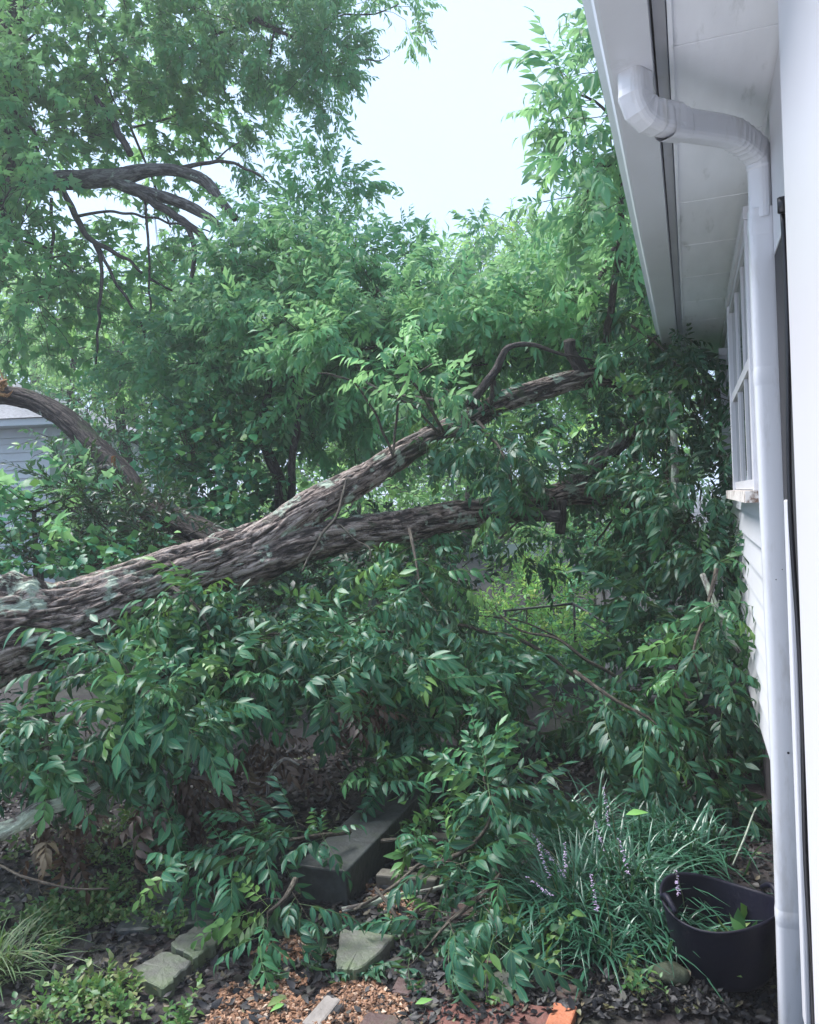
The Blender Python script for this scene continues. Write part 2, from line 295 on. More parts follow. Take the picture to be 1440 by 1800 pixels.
def tube(g, p, r, sides=10, rough=0.0, big=0.0, cap=True, seed=0.0, lump=None):
    """a bark-covered tube along the points p (already dense); rough = depth of the bark fissures"""
    p = np.asarray(p, float); r = np.maximum(np.asarray(r, float)*np.ones(len(p)), .0008)
    t, u, b = frames(p); s = np.concatenate([[0], np.cumsum(np.linalg.norm(np.diff(p, axis=0), axis=1))])
    th = np.linspace(0, 2*np.pi, sides, endpoint=False); c, sn = np.cos(th), np.sin(th)
    R0 = r.mean(); rr = np.repeat(r[:, None], sides, 1)
    bark = np.stack([np.outer(np.ones(len(p)), c)*R0 + seed, np.outer(np.ones(len(p)), sn)*R0, np.repeat(s[:, None], sides, 1) + seed], -1)
    h = np.full(rr.shape, .6)
    if big: rr = rr*(1 + big*(fbm(bark*np.array([5, 5, 2.2]) + 5, 2)-.5)*2)
    if rough:
        q = bark*np.array([22, 22, 3.6]); q = q + .9*(fbm(bark*np.array([14, 14, 7]), 2)[..., None]-.5)
        e = np.abs(noise(q)-.5)*2; e2 = np.abs(noise(q*[2.1, 2.1, 2.6]+31)-.5)*2
        h = np.clip(np.minimum(e*2.6, e2*3.2+.25), 0, 1); h = h*(.75+.25*noise(q*3))
        rr = rr + rough*(h-.6) + rough*.5*(noise(bark*np.array([60, 60, 18]))-.5)
    if lump is not None: rr = rr + lump(s[:, None], th[None, :])
    v = p[:, None, :] + rr[..., None]*(c[None, :, None]*u[:, None, :] + sn[None, :, None]*b[:, None, :])
    n = len(p); i = np.arange(n-1)[:, None]*sides; j = np.arange(sides)[None, :]; k = (j+1) % sides
    q = np.stack([i+j, i+k, i+sides+k, i+sides+j], -1).reshape(-1, 4)
    v = v.reshape(-1, 3); tr = None; bark = bark.reshape(-1, 3); h = h.reshape(-1)
    if cap:
        v = np.vstack([v, p[0], p[-1]]); bark = np.vstack([bark, bark[0], bark[-1]]); h = np.append(h, [.5, .5]); j = np.arange(sides); k = (j+1) % sides
        tr = np.vstack([np.stack([np.full(sides, n*sides), k, j], -1), np.stack([np.full(sides, n*sides+1), (n-1)*sides+j, (n-1)*sides+k], -1)])
    g.add(v, tris=tr, quads=q, bark=bark, h=h)
def limb(g, pts, sides=12, step=.06, rough=0.0, big=.06, jit=0.0, seed=None):
    """pts rows: u, v, depth, radius"""
    a = np.array([[*P(u, v, d), r] for u, v, d, r in pts]); s = spline(a, step)
    if jit: s[:, :3] += (np.stack([noise(s[:, :3]*7 + k*9.1) for k in range(3)], -1)-.5)*2*jit
    tube(g, s[:, :3], s[:, 3], sides, rough, big, seed=rng.random()*20 if seed is None else seed)
    return s
def sticks(g, A, B, ra, rb, sag=0.0, sides=4):
    """many thin tapered twigs at once, A -> B (arrays)"""
    A = np.atleast_2d(A); B = np.atleast_2d(B); K = len(A)
    if K == 0: return
    ra = np.broadcast_to(ra, K); rb = np.broadcast_to(rb, K); ts = np.linspace(0, 1, 4)
    d = norm(B-A); ref = np.where(np.abs(d[:, 2:3]) < .9, [[0, 0, 1.]], [[1., 0, 0]]); u = norm(np.cross(d, ref)); b = np.cross(d, u)
    ln = np.linalg.norm(B-A, axis=1); w1 = rng.normal(0, .06, (K, 3))*ln[:, None]
    th = np.linspace(0, 2*np.pi, sides, endpoint=False); rings = []
    for t in ts:
        c = A + (B-A)*t + w1*math.sin(math.pi*t); c[:, 2] += sag*ln*4*t*(1-t)
        r = ra + (rb-ra)*t
        rings.append(c[:, None, :] + r[:, None, None]*(np.cos(th)[None, :, None]*u[:, None, :] + np.sin(th)[None, :, None]*b[:, None, :]))
    v = np.stack(rings, 1); nv = 4*sides
    i = np.arange(3)[:, None]*sides; j = np.arange(sides)[None, :]; k = (j+1) % sides
    q = np.stack([i+j, i+k, i+sides+k, i+sides+j], -1).reshape(-1, 4)
    Q = (q[None] + (np.arange(K)*nv)[:, None, None]).reshape(-1, 4); v = v.reshape(-1, 3)
    g.add(v, quads=Q, bark=v, h=np.full(len(v), .6))
# ------------------------------------------------------------------ leaves
def blade(L_, W, rows, fold=.25, droop=.25, skew=0.0, peak=.42):
    """one lance-shaped leaflet along +x; rows = inner rows"""
    ts = np.linspace(0, 1, rows+2)[1:-1]; prof = lambda t: (t/peak)**.75 if t < peak else max(0, (1-(t-peak)/(1-peak)))**.8*(1-.12*(t-peak))
    v = [[0, 0, 0]]; md = [0]
    for t in ts:
        wd = W/2*prof(t); x = L_*t; z = -droop*L_*t*t; y0 = skew*L_*t*t
        v += [[x, y0+wd, z+fold*wd], [x, y0, z], [x, y0-wd, z+fold*wd]]; md += [1, 0, 1]
    v.append([L_*.98, skew*L_, -droop*L_]); md.append(0); tp = len(v)-1
    T = [[0, 2, 1], [0, 3, 2]]
    for k in range(rows-1):
        a = 1+3*k; b = a+3
        T += [[a, a+1, b+1], [a, b+1, b], [a+1, a+2, b+2], [a+1, b+2, b+1]]
    a = 1+3*(rows-1); T += [[a, a+1, tp], [a+1, a+2, tp]]
    return np.array(v), np.array(T), np.array(md, float)
def rotm(axis, ang):
    return np.array(Matrix.Rotation(ang, 3, Vector(axis)))
def pinnate(r, rows, pairs=5, L_=.34, ll=.115, lw=.046):
    """a pecan compound leaf along +x"""
    V = []; T = []; Md = []; n = 0; dr = r.uniform(.08, .38); bend = r.uniform(-.25, .25)
    pos = lambda t: np.array([L_*t, bend*L_*t*t, -dr*L_*t*t])
    def put(v, t_, m):
        nonlocal n
        V.append(v); T.append(t_+n); Md.append(m); n += len(v)
    # rachis: a thin three-sided strip
    ts = np.linspace(0, 1, 5); rv = []
    for t in ts:
        c = pos(t); wd = .0028*(1-.6*t); rv += [c+[0, wd, 0], c+[0, -wd, 0], c+[0, 0, -wd]]
    rt = []
    for k in range(4):
        a = 3*k
        for p_, q_ in ((0, 1), (1, 2), (2, 0)): rt += [[a+p_, a+q_, a+3+q_], [a+p_, a+3+q_, a+3+p_]]
    put(np.array(rv), np.array(rt), np.zeros(len(rv)))
    for k in range(pairs*2+1):
        if k < pairs*2:
            t = .25 + .72*(k//2)/(pairs-.35) + r.uniform(-.015, .015); side = 1 if k % 2 else -1; t = min(t, .98)
            sc = (.62 + .5*math.sin(math.pi*min(1, .2+.75*t)))*r.uniform(.85, 1.1); yaw = side*math.radians(r.uniform(48, 68) - 14*t)
        else: t, side, sc, yaw = 1.0, 0, r.uniform(.9, 1.1), r.uniform(-.2, .2)
        v, T_, m = blade(ll*sc, lw*sc*r.uniform(.9, 1.15), rows, fold=r.uniform(.05, .6), droop=r.uniform(-.05, .75), skew=-side*r.uniform(0, .2))
        R = rotm((0, 0, 1), yaw + 2*bend*t) @ rotm((0, 1, 0), math.radians(r.uniform(5, 45)) + dr*t) @ rotm((1, 0, 0), side*math.radians(r.uniform(-30, 40)))
        put(v@R.T + pos(t), T_, m)
    return np.vstack(V), np.vstack(T), np.concatenate(Md)
def lobed(r, size=.10):
    """a maple leaf: five lobes, slightly cupped"""
    a = []; 
    for k, (ang, rad) in enumerate([(180, .12), (130, .45), (112, .34), (75, .78), (45, .42), (20, .60), (0, 1.0), (-20, .60), (-45, .42), (-75, .78), (-112, .34), (-130, .45)]):
        q = math.radians(ang); a.append([.25+rad*math.cos(q)*.75, rad*math.sin(q)*.75, 0])
    v = np.array([[.25, 0, 0]] + a)*size; rr = np.linalg.norm(v[:, :2], axis=1); v[:, 2] = -rr**2/size*r.uniform(.2, .7) + np.abs(v[:, 1])*r.uniform(0, .4)
    T = np.array([[0, 1+(k+1) % 12, 1+k] for k in range(12)]); T = T[:, [0, 2, 1]] if False else T
    return v, T, np.ones(len(v))*.5
def oval(r, size=.08, wr=.5, rows=2, peak=.4):
    return blade(size, size*wr, rows, fold=r.uniform(.1, .4), droop=r.uniform(.1, .5), peak=peak)
_r = np.random.default_rng(3)
KIND = {
 'pecan3': [pinnate(_r, 3, pairs=_r.integers(4, 7), L_=.36, ll=.122, lw=.049) for _ in range(10)],
 'pecan2': [pinnate(_r, 2, pairs=_r.integers(4, 7), L_=.34, ll=.12, lw=.048) for _ in range(8)],
 'pecan1': [pinnate(_r, 1, pairs=_r.integers(4, 7), L_=.34, ll=.125, lw=.052) for _ in range(8)],
 'maple': [lobed(_r, _r.uniform(.10, .14)) for _ in range(6)],
 'oval': [oval(_r, _r.uniform(.07, .1), .5, 1) for _ in range(6)],
 'vine': [blade(_z, _z*.95, 2, fold=_r.uniform(.03, .18), droop=_r.uniform(.1, .3), peak=.4) for _z in (.09, .1, .11, .12, .13, .1)],
 'fine': [oval(_r, _r.uniform(.06, .08), .30, 1) for _ in range(6)],
 'weed': [oval(_r, _r.uniform(.03, .05), .6, 2) for _ in range(6)],
 'litter': [blade(_r.uniform(.05, .09), _r.uniform(.030, .052), 2, fold=_r.uniform(-.4, .6), droop=_r.uniform(-.5, .6), skew=_r.uniform(-.2, .2)) for _ in range(10)],
}
# kind -> leaves per shoot, shoot length, angle from twig, droop, tilt scatter
SHOOT = {'pecan3': (7, .36, 58, .28, .45), 'pecan2': (7, .36, 58, .28, .55), 'pecan1': (7, .38, 58, .3, .55), 'maple': (11, .4, 65, .35, .5),
         'oval': (14, .35, 55, .2, .6), 'vine': (9, .4, 70, .2, .35), 'fine': (22, .35, 45, .1, .7), 'weed': (8, .12, 60, .1, .4)}
def place(g, kind, O, X, Z, S, rnd=None):
    """copies of the leaf shapes of a kind at O, pointing along X, upper side to Z, scaled by S: all into one mesh"""
    K = len(O); X = norm(X); Y = norm(np.cross(Z, X)); Z = np.cross(X, Y); var = KIND[kind]; pick = rng.integers(0, len(var), K)
    if rnd is None: rnd = rng.random(K)
    for q, (v, T, m) in enumerate(var):
        i = np.nonzero(pick == q)[0]
        if not len(i): continue
        R = np.stack([X[i], Y[i], Z[i]], -1)*S[i][:, None, None]
        vv = np.einsum('kij,nj->kni', R, v) + O[i][:, None, :]
        TT = (T[None] + (np.arange(len(i))*len(v))[:, None, None]).reshape(-1, 3)
        g.add(vv.reshape(-1, 3), tris=TT, rnd=np.repeat(rnd[i], len(v)), mid=np.tile(m, len(i)))
def shoots(leaf, twig, kind, O, D, scale=1.0, tone=None, tr=.0045):
    """leafy shoots growing from O along D"""
    nl, sl_, ang, droop, tilt = SHOOT[kind]; K = len(O)
    if K == 0: return
    D = norm(D); ln = sl_*scale*rng.uniform(.65, 1.2, K); tip = O + D*ln[:, None]; tip[:, 2] -= .12*ln
    if twig is not None: sticks(twig, O, tip, tr*scale, tr*.4*scale, sag=.03)
    t = np.linspace(.2, 1, nl)[None, :] + rng.uniform(-.05, .05, (K, nl)); pos = O[:, None, :] + (tip-O)[:, None, :]*t[..., None]
    ref = norm(np.cross(D, rng.normal(0, 1, (K, 3)))); bi = np.cross(D, ref)
    ph = (np.arange(nl)*2.4)[None, :] + rng.uniform(0, 6.28, (K, 1)) + rng.uniform(-.4, .4, (K, nl))
    rad = ref[:, None, :]*np.cos(ph)[..., None] + bi[:, None, :]*np.sin(ph)[..., None]
    a = np.radians(ang*(1.15-.55*np.clip(t, 0, 1)) + rng.normal(0, 10, (K, nl)))
    X = D[:, None, :]*np.cos(a)[..., None] + rad*np.sin(a)[..., None]; X[..., 2] -= droop*rng.uniform(.2, 1.2, (K, nl)); X = norm(X)
    Z = np.array([0, 0, 1.0]) + rng.normal(0, tilt, (K, nl, 3)) + rad*.25
    base = np.clip(rng.random((K, 1))*.6 + rng.random((K, nl))*.4, 0, 1) if tone is None else np.clip(tone + rng.normal(0, .24, (K, 1)) + rng.normal(0, .12, (K, nl)), 0, 1)
    base = np.where(rng.random((K, nl)) < .035, rng.uniform(.92, 1, (K, nl)), base)
    S = scale*rng.uniform(.55, 1.2, (K, nl))
    place(leaf, kind, pos.reshape(-1, 3), X.reshape(-1, 3), Z.reshape(-1, 3), S.reshape(-1), base.reshape(-1))
NK = {'maple': 2.3, 'oval': 3.2, 'vine': 2.4, 'fine': 2.2, 'pecan1': 1.35, 'pecan2': 1.15}
def blob_points(u, v, d, ru, rv, rd, n, shell=.5):
    c = P(u, v, d); q = norm(rng.normal(0, 1, (n, 3))); rad = rng.random(n)**shell*(.72 + .62*fbm(q*1.7 + u*.013 + v*.017, 2))
    q = q*rad[:, None]; k = d/F
    off = q[:, :1]*ru*k*CR + q[:, 1:2]*rv*k*CU + q[:, 2:]*rd*CF
    return c, c+off, norm(off)
def mass(leaf, twig, kind, blobs, scale=1.0, dens=1.0, bias=(0, 0, .35), tone=.45, spine=None, branch=None, out=1.0, zmin=None):
    """blobs rows: u, v, depth, ru, rv (photo pixels at that depth), rd (metres)[, density]; spine = points that branches grow from"""
    for bl in blobs:
        u, v, d, ru, rv, rd = bl[:6]; k = d/F; a, b = ru*k, rv*k
        sl_ = SHOOT[kind][1]*scale
        n = int(max(4, dens*NK.get(kind, 1)*(bl[6] if len(bl) > 6 else 1)*3.6*a*b*(1+.5*rd/max(.2, min(a, b)))/(sl_*sl_*.45)))
        c, O, outd = blob_points(u, v, d, ru, rv, rd, n)
        if zmin is not None: O[:, 2] = np.maximum(O[:, 2], zmin + rng.random(n)*.15)
        D = outd*out + np.array(bias) + rng.normal(0, .45, (n, 3))
        shoots(leaf, twig, kind, O, D, scale, tone)
        if branch is not None:
            # boughs: from the nearest spine point to the heart of the blob, then side branches out to the shoots
            root = c - np.array([0, 0, b*.8]) if spine is None else spine[np.argmin(((spine-c)**2).sum(1))]
            midp = (root+c)/2 + rng.normal(0, .08, 3)*np.linalg.norm(c-root); r0 = .006 + .008*min(a, b)
            sp = spline(np.array([[*root, r0*1.5], [*midp, r0*1.2], [*c, r0]]), .12); tube(branch, sp[:, :3], sp[:, 3], 6, seed=rng.random()*9); spine = sp[:, :3] if spine is None else np.vstack([spine, sp[:, :3]])
            nb = max(3, min(n//6, 12)); sel = rng.choice(n, min(nb, n), replace=False); hub = sp[rng.integers(len(sp)//3, len(sp), len(sel)), :3]
            sticks(branch, hub, O[sel], r0*.4, .003, sag=.05, sides=5)
    return spine
def spread_boughs(lf, parent, kind, blobs, scale, dens, bias, tone, spine, bark, zmin=None):
    for bl in blobs:
        br = Geo(); spine = mass(lf, br, kind, [bl], scale, dens, bias, tone, spine, br, zmin=zmin); build(br, 'bough', bark, parent)
# ------------------------------------------------------------------ ground
def sst(a, b, x): t = np.clip((x-a)/(b-a), 0, 1); return t*t*(3-2*t)
def ground_h(x, y):
    x = np.asarray(x, float); y = np.asarray(y, float)
    h = .05*(fbm(np.stack([x*.9, y*.9, 0*x], -1), 3)-.5)
    h = h - .9*sst(6.6, 11, y)*sst(-7, -3.5, x) + .25*sst(4.5, 9, -x)*sst(2, 6, y)
    h = h - .14*np.exp(-((x-.32)/.26)**2-((y-2.45)/.5)**2)
    return h + .02*(fbm(np.stack([x*9, y*9, 0*x+4], -1), 2)-.5)*(np.hypot(x, y) < 9)
def grid(xs, ys, hf):
    X, Y = np.meshgrid(xs, ys); Z = hf(X, Y); v = np.stack([X, Y, Z], -1).reshape(-1, 3); nx = len(xs)
    i = np.arange(len(ys)-1)[:, None]*nx; j = np.arange(nx-1)[None, :]
    return v, np.stack([i+j, i+j+1, i+nx+j+1, i+nx+j], -1).reshape(-1, 4)
xs = np.concatenate([np.linspace(-220, -9, 24)[:-1], np.linspace(-9, 3, 240), np.linspace(3, 220, 24)[1:]])
ys = np.concatenate([np.linspace(-60, -1, 8)[:-1], np.linspace(-1, 14, 260), np.linspace(14, 320, 24)[1:]])
g = Geo(); v, q = grid(xs, ys, ground_h); g.add(v, quads=q); o = build(g, 'ground', 'soil'); structure(o)
o['label'] = 'dark damp garden soil under the fallen tree'; o['category'] = 'ground'
g = Geo(); box(g, -4.5, .17, -7, 1.85, -.2, .03); o = structure(build(g, 'bounce_slab', 'concrete', smooth=False)); o['label'] = 'unseen pale concrete slab added to bounce light onto the soffit'; o['category'] = 'bounce_slab'  # added out of view to bounce daylight up to the soffit
def on_ground(u, v, dz=0.0):
    p = Gp(u, v, 0.0); 
    for _ in range(3): p = Gp(u, v, float(ground_h(p[0], p[1])) + dz)
    return p
def in_poly(p, poly):
    x, y = p[:, 0], p[:, 1]; r = np.zeros(len(p), bool); n = len(poly)
    for i in range(n):
        (x0, y0), (x1, y1) = poly[i], poly[(i+1) % n]
        with np.errstate(divide='ignore', invalid='ignore'):
            c = ((y0 > y) != (y1 > y)) & (x < (x1-x0)*(y-y0)/(y1-y0+1e-12)+x0)
        r ^= c
    return r
def poly_ground(pix): return [tuple(on_ground(u, v)[:2]) for u, v in pix]
def scatter(poly, n):
    a = np.array(poly); lo, hi = a.min(0), a.max(0); q = rng.uniform(lo, hi, (int(n*3)+50, 2)); q = q[in_poly(q, poly)][:n]
    return q
def patchy(q, scale, cut): return q[fbm(np.c_[q*scale, np.full(len(q), 3.3)], 3) > cut]
def lay(g, kind, q, scale, lift, tilt=.5, tone=None):
    n = len(q); O = np.c_[q, ground_h(q[:, 0], q[:, 1]) + rng.uniform(*lift, n)]; a = rng.uniform(0, 6.28, n)
    X = np.c_[np.cos(a), np.sin(a), rng.normal(0, .25, n)]; Z = np.c_[rng.normal(0, tilt, (n, 2)), np.ones(n)]
    place(g, kind, O, X, Z, scale*rng.uniform(.6, 1.25, n), tone)
# ------------------------------------------------------------------ the white house
W = .29; EAVE = 2.70; SOF = 2.76; HEND = 8.2; WST = 2.62; BASE = .47
house = thing('white_house', (W+2.5, 4, 0), 'white clapboard house wall with gutter, downspout and windows under the eaves', 'house')
g = Geo(); lap = .125; z = BASE
prof = []
while z < SOF-.02:
    z1 = min(z+lap, SOF-.004); prof += [(W-.022, z), (W-.021, z+.010), (W, z1)]; z = z1
prof = np.array(prof); n = len(prof)
def wall_strip(g, prof, y0, y1, ny=40):
    yy = np.linspace(y0, y1, ny); v = np.array([[x + .002*math.sin(y*2.1+z_*1.7), y, z_] for y in yy for x, z_ in prof]); n = len(prof)
    q = [[a*n+k, a*n+k+1, (a+1)*n+k+1, (a+1)*n+k] for a in range(ny-1) for k in range(n-1)]
    g.add(v, quads=np.array(q)[:, ::-1])
wall_strip(g, prof, WST, HEND)
box(g, W+.012, W+4.6, WST, WST+.02, BASE, SOF); box(g, W+.0, W+4.6, HEND-.01, HEND, BASE, SOF)
build(g, 'wall', 'white_siding', house, smooth=False)
g = Geo(); box(g, W+.03, W+4.6, -.8, HEND-.05, -.9, BASE+.0); build(g, 'foundation', 'foundation', house, smooth=False)
# dark board painting the gap's shade between post and siding, then near post
g = Geo(); box(g, W-.03, W+.05, 1.61, WST-.003, .05, 2.28); build(g, 'gap_shade_board', 'gap_shade_and_marks', house, smooth=False)
g = Geo(); box(g, W-.031, W+.051, 1.611, WST-.004, 2.285, SOF-.016); build(g, 'trim_board', 'white_trim', house, smooth=False)
g = Geo(); box(g, .178, W+.045, -.8, 1.60, .031, 2.95); build(g, 'corner_post', 'white_post', house, smooth=False, bevel=.008)
g = Geo(); box(g, W-.045, W-.0305, 2.40, 2.47, .1, 1.56); build(g, 'corner_board', 'white_trim', house, smooth=False, bevel=.004)
# soffit boards with seams and a frieze
g = Geo(); y = -.8
while y < HEND:
    y1 = min(y+.61, HEND+.12); box(g, -.012, W+.2, y, y1-.006, SOF, SOF+.012); y = y1
box(g, -.012, .0, -.8, HEND+.12, SOF-.014, SOF-.001)
build(g, 'soffit', 'white_soffit', house, smooth=False, bevel=.002)
g = Geo(); box(g, W-.03, W-.003, WST, HEND, SOF-.05, SOF-.002); build(g, 'frieze_board', 'white_trim', house, smooth=False, bevel=.003)
# K-style gutter: an open profile swept along the eave
pr = [(-.052, EAVE+.12), (-.052, EAVE), (-.155, EAVE), (-.165, EAVE+.006), (-.178, EAVE+.05), (-.196, EAVE+.075), (-.203, EAVE+.085), (-.203, EAVE+.118), (-.192, EAVE+.123), (-.192, EAVE+.11)]
g = Geo(); yy = np.linspace(-.8, HEND+.12, 60); n = len(pr)
v = np.array([[x, y, z_ + .004*math.sin(y*3)] for y in yy for x, z_ in pr]); q = [[a*n+k, a*n+k+1, (a+1)*n+k+1, (a+1)*n+k] for a in range(len(yy)-1) for k in range(n-1)]
g.add(v, quads=q)
box(g, -.2, -.052, HEND+.115, HEND+.122, EAVE+.001, EAVE+.12)
build(g, 'gutter', 'gutter_metal', house, smooth=False)
g = Geo(); box(g, -.046, -.016, -.8, HEND+.12, SOF+.025, SOF+.2); build(g, 'fascia', 'white_trim', house, smooth=False)
g = Geo(); v = []
for y in (-.9, HEND+.2):
    v += [[-.19, y, EAVE+.145], [2.6, y, EAVE+1.6], [5.4, y, EAVE+.145], [5.4, y, EAVE+.125], [2.6, y, EAVE+1.57], [-.19, y, EAVE+.13]]
g.add(v, quads=[[0, 1, 7, 6], [1, 2, 8, 7], [2, 3, 9, 8], [3, 4, 10, 9], [4, 5, 11, 10], [5, 0, 6, 11], [0, 5, 4, 1], [1, 4, 3, 2], [6, 7, 10, 11], [7, 8, 9, 10]])
build(g, 'roof', 'shingle', house, smooth=False)
# windows
def window(y0, y1, z0, z1, panes):
    fr = Geo(); xo = W-.060; xi = W-.002; t = .06
    box(fr, xo, xi, y0, y0+t, z0, z1); box(fr, xo, xi, y1-t, y1, z0, z1)
    box(fr, xo-.003, xi, y0-.01, y1+.01, z1, z1+.05); zm = (z0+z1)/2
    f = build(fr, 'window', 'white_trim', house, smooth=False, bevel=.003)
    s = Geo(); box(s, W-.048, xi-.001, y0+t, y1-t, zm-.02, zm+.025); box(s, W-.049, xi-.001, y0+t, y1-t, z0+.004, z0+.045)
    box(s, W-.050, xi-.001, y0+t, y1-t, z1-.04, z1-.002)
    nm = 2
    for k in range(1, nm+1):
        yc = y0+t+(y1-y0-2*t)*k/(nm+1); box(s, W-.046, xi-.002, yc-.014, yc+.014, z0+.046, zm-.021); box(s, W-.046, xi-.002, yc-.014, yc+.014, zm+.026, z1-.041)
    def sub(gg, nm_, mt):
        o = build(gg, nm_, mt, house, smooth=False); o.parent = f; o.matrix_parent_inverse = Matrix.Identity(4); return o
    sub(s, 'sash', 'white_trim')
    p1 = Geo(); box(p1, W-.034, W-.006, y0+t, y1-t, z0+.045, zm-.02); sub(p1, 'pane', 'glass')
    p1 = Geo(); box(p1, W-.036, W-.007, y0+t, y1-t, zm+.025, z1-.04); sub(p1, 'pane', 'glass_reflect_tone')
    si = Geo(); box(si, xo-.035, xi, y0-.05, y1+.05, z0-.045, z0); sub(si, 'sill', 'sill_wood')
window(3.35, 4.95, 1.585, 2.62, 2); window(6.2, 7.25, 1.60, 2.55, 2)
# downspout: outlet, crossing pipe, elbow, long pipe
def rrect(w_, h_, r=.022, k=4):
    out = []
    for cx, cy_, a0 in ((w_/2-r, h_/2-r, 0), (-w_/2+r, h_/2-r, 90), (-w_/2+r, -h_/2+r, 180), (w_/2-r, -h_/2+r, 270)):
        for j in range(k+1):
            a = math.radians(a0+90*j/k); out.append((cx+r*math.cos(a), cy_+r*math.sin(a)))
    return np.array(out)
def sweep(g, p, prof, sc, ref):
    p = np.asarray(p, float); t = norm(np.gradient(p, axis=0)); u = norm(np.cross(np.broadcast_to(ref, t.shape), t)); b = np.cross(t, u); n = len(prof)
    v = (p[:, None] + sc[:, None, None]*(prof[None, :, :1]*u[:, None] + prof[None, :, 1:]*b[:, None])).reshape(-1, 3)
    q = np.array([[a*n+k, a*n+(k+1) % n, (a+1)*n+(k+1) % n, (a+1)*n+k] for a in range(len(p)-1) for k in range(n)])
    g.add(v, quads=q)
DSX, DSY = W-.052, 2.66
g = Geo(); pf = rrect(.082, .070)
path = spline(np.array([[-.098, 2.23, EAVE+.01], [-.098, 2.23, EAVE-.045], [-.096, 2.232, EAVE-.066], [-.083, 2.246, EAVE-.090], [-.055, 2.273, EAVE-.100], [.0, 2.33, EAVE-.096]]), .009)
rib = 1+.05*(np.sin(np.arange(len(path))*2.09) > .4)*(np.abs(np.linspace(-1, 1, len(path))) < .5)
sweep(g, path, pf, rib*1.04, np.array([.86, -.5, 0.]))
dsp = build(g, 'downspout', 'downspout_metal', house, smooth=False)
def ds_part(g, nm, mt, smooth=True):
    o = build(g, nm, mt, house, smooth=smooth); o.parent = dsp; return o
g = Geo(); path = spline(np.array([[-.03, 2.295, EAVE-.110], [.06, 2.42, EAVE-.088], [.14, 2.52, EAVE-.076], [.185, 2.59, EAVE-.080], [DSX-.010, DSY-.012, EAVE-.105], [DSX, DSY, EAVE-.14], [DSX+.001, DSY+.002, EAVE-.20], [DSX, DSY, EAVE-.30]]), .009)
tt = np.linspace(0, 1, len(path)); rib = 1+.05*(np.sin(np.arange(len(path))*2.09) > .4)*((tt > .48) & (tt < .76)) + .09*(tt < .12)
sweep(g, path, pf, rib*.98, np.array([.82, -.57, 0.])); ds_part(g, 'elbow', 'downspout_metal', False)
g = Geo(); zz = np.linspace(EAVE-.27, -.06, 60); path = np.stack([DSX+.004*np.sin(zz*2.2), DSY+.004*np.cos(zz*1.7), zz], -1)
sweep(g, path, pf, np.full(len(zz), 1.0), np.array([0., -1., 0.])); ds_part(g, 'pipe', 'downspout_metal')
for z0, hh, s_ in ((1.93, .055, 1.045), (.29, .05, 1.045), (EAVE-.32, .06, 1.05)):
    g = Geo(); zz = np.linspace(z0+hh/2, z0-hh/2, 5); sweep(g, np.stack([DSX+.004*np.sin(zz*2.2), DSY+.004*np.cos(zz*1.7), zz], -1), pf, np.array([1.0, s_, s_, s_, 1.0]), np.array([0., -1., 0.])); ds_part(g, 'joint_band', 'downspout_metal')
# a seam down its side, the torn dent and a few screws
g = Geo(); zz = np.linspace(2.35, .1, 120); sp = np.stack([DSX+.026+.004*np.sin(zz*2.2), np.full(120, DSY-.0345), zz], -1); tube(g, sp, .0007+.0016*noise(np.c_[zz*9, zz*0, zz*0])**2, 5); ds_part(g, 'seam', 'gap_shade_and_marks')
g = Geo(); dz = 1.675
v = [[-.022, dz+.026], [-.012, dz+.022], [.006, dz+.008], [.020, dz-.006], [.022, dz-.016], [.012, dz-.018], [-.002, dz-.006], [-.014, dz+.012]]
v = np.array([[DSX+.004*math.sin(z_*2.2)+x, DSY-.0365, z_] for x, z_ in v]); v2 = v+[0, .01, 0]; nn = len(v)
g.add(np.vstack([v, v2]), tris=[[0, k, k+1] for k in range(1, nn-1)], quads=[[k, (k+1) % nn, nn+(k+1) % nn, nn+k] for k in range(nn)]); ds_part(g, 'dent', 'gap_shade_and_marks', False)
for x, z_ in ((.0, 1.90), (.012, 1.35), (-.006, 1.32), (.01, .8), (0, 2.41)):
    g = Geo(); c = np.array([DSX+x, DSY-.0365, z_]); a = np.linspace(0, 2*np.pi, 7)[:-1]; g.add(np.vstack([c+[0, -.002, 0], [c+[.004*math.cos(q_), 0, .004*math.sin(q_)] for q_ in a]]), tris=[[0, 1+k, 1+(k+1) % 6] for k in range(6)]); ds_part(g, 'screw', 'gap_shade_and_marks')
g = Geo(); zz = np.linspace(2.25, .15, 90); cp = np.stack([.2335+.005*np.sin(zz*2.3+1)+.004*np.sin(zz*7), np.full(90, 2.13)+.01*np.sin(zz*3), zz], -1); tube(g, cp, .006, 8); tube(g, np.array([[.232, 2.12, 2.25], [.232, 2.12, 2.27], [.232, 2.12, 2.285]]), .012, 8)
build(g, 'cable', 'black_cable', house)
# ------------------------------------------------------------------ the neighbour's house, far left
nb_c = P(92, 900, 15.0); nb = thing('neighbour_house', (nb_c[0]-3, nb_c[1]+2, .2), 'pale clapboard house with grey roof, half hidden behind leaves beyond the bent trunk', 'house')
ax = norm(np.array([CR[0], CR[1], 0])); ay = norm(np.array([CF[0], CF[1], 0])); c0 = np.array([nb_c[0], nb_c[1], 0])
def nbp(a, b, z): return c0 + ax*a + ay*b + np.array([0, 0, z])
g = Geo(); z = .1
while z < 3.2:
    g.add([nbp(-7, -.03, z), nbp(0, -.03, z), nbp(0, 0, z+.16), nbp(-7, 0, z+.16)], quads=[[0, 1, 2, 3]]); g.add([nbp(-7, 0, z), nbp(0, 0, z), nbp(0, -.03, z), nbp(-7, -.03, z)], quads=[[0, 1, 2, 3]]); z += .16
g.add([nbp(0, 0, 0), nbp(0, 6, 0), nbp(0, 6, 3.3), nbp(0, 0, 3.3)], quads=[[0, 1, 2, 3]])
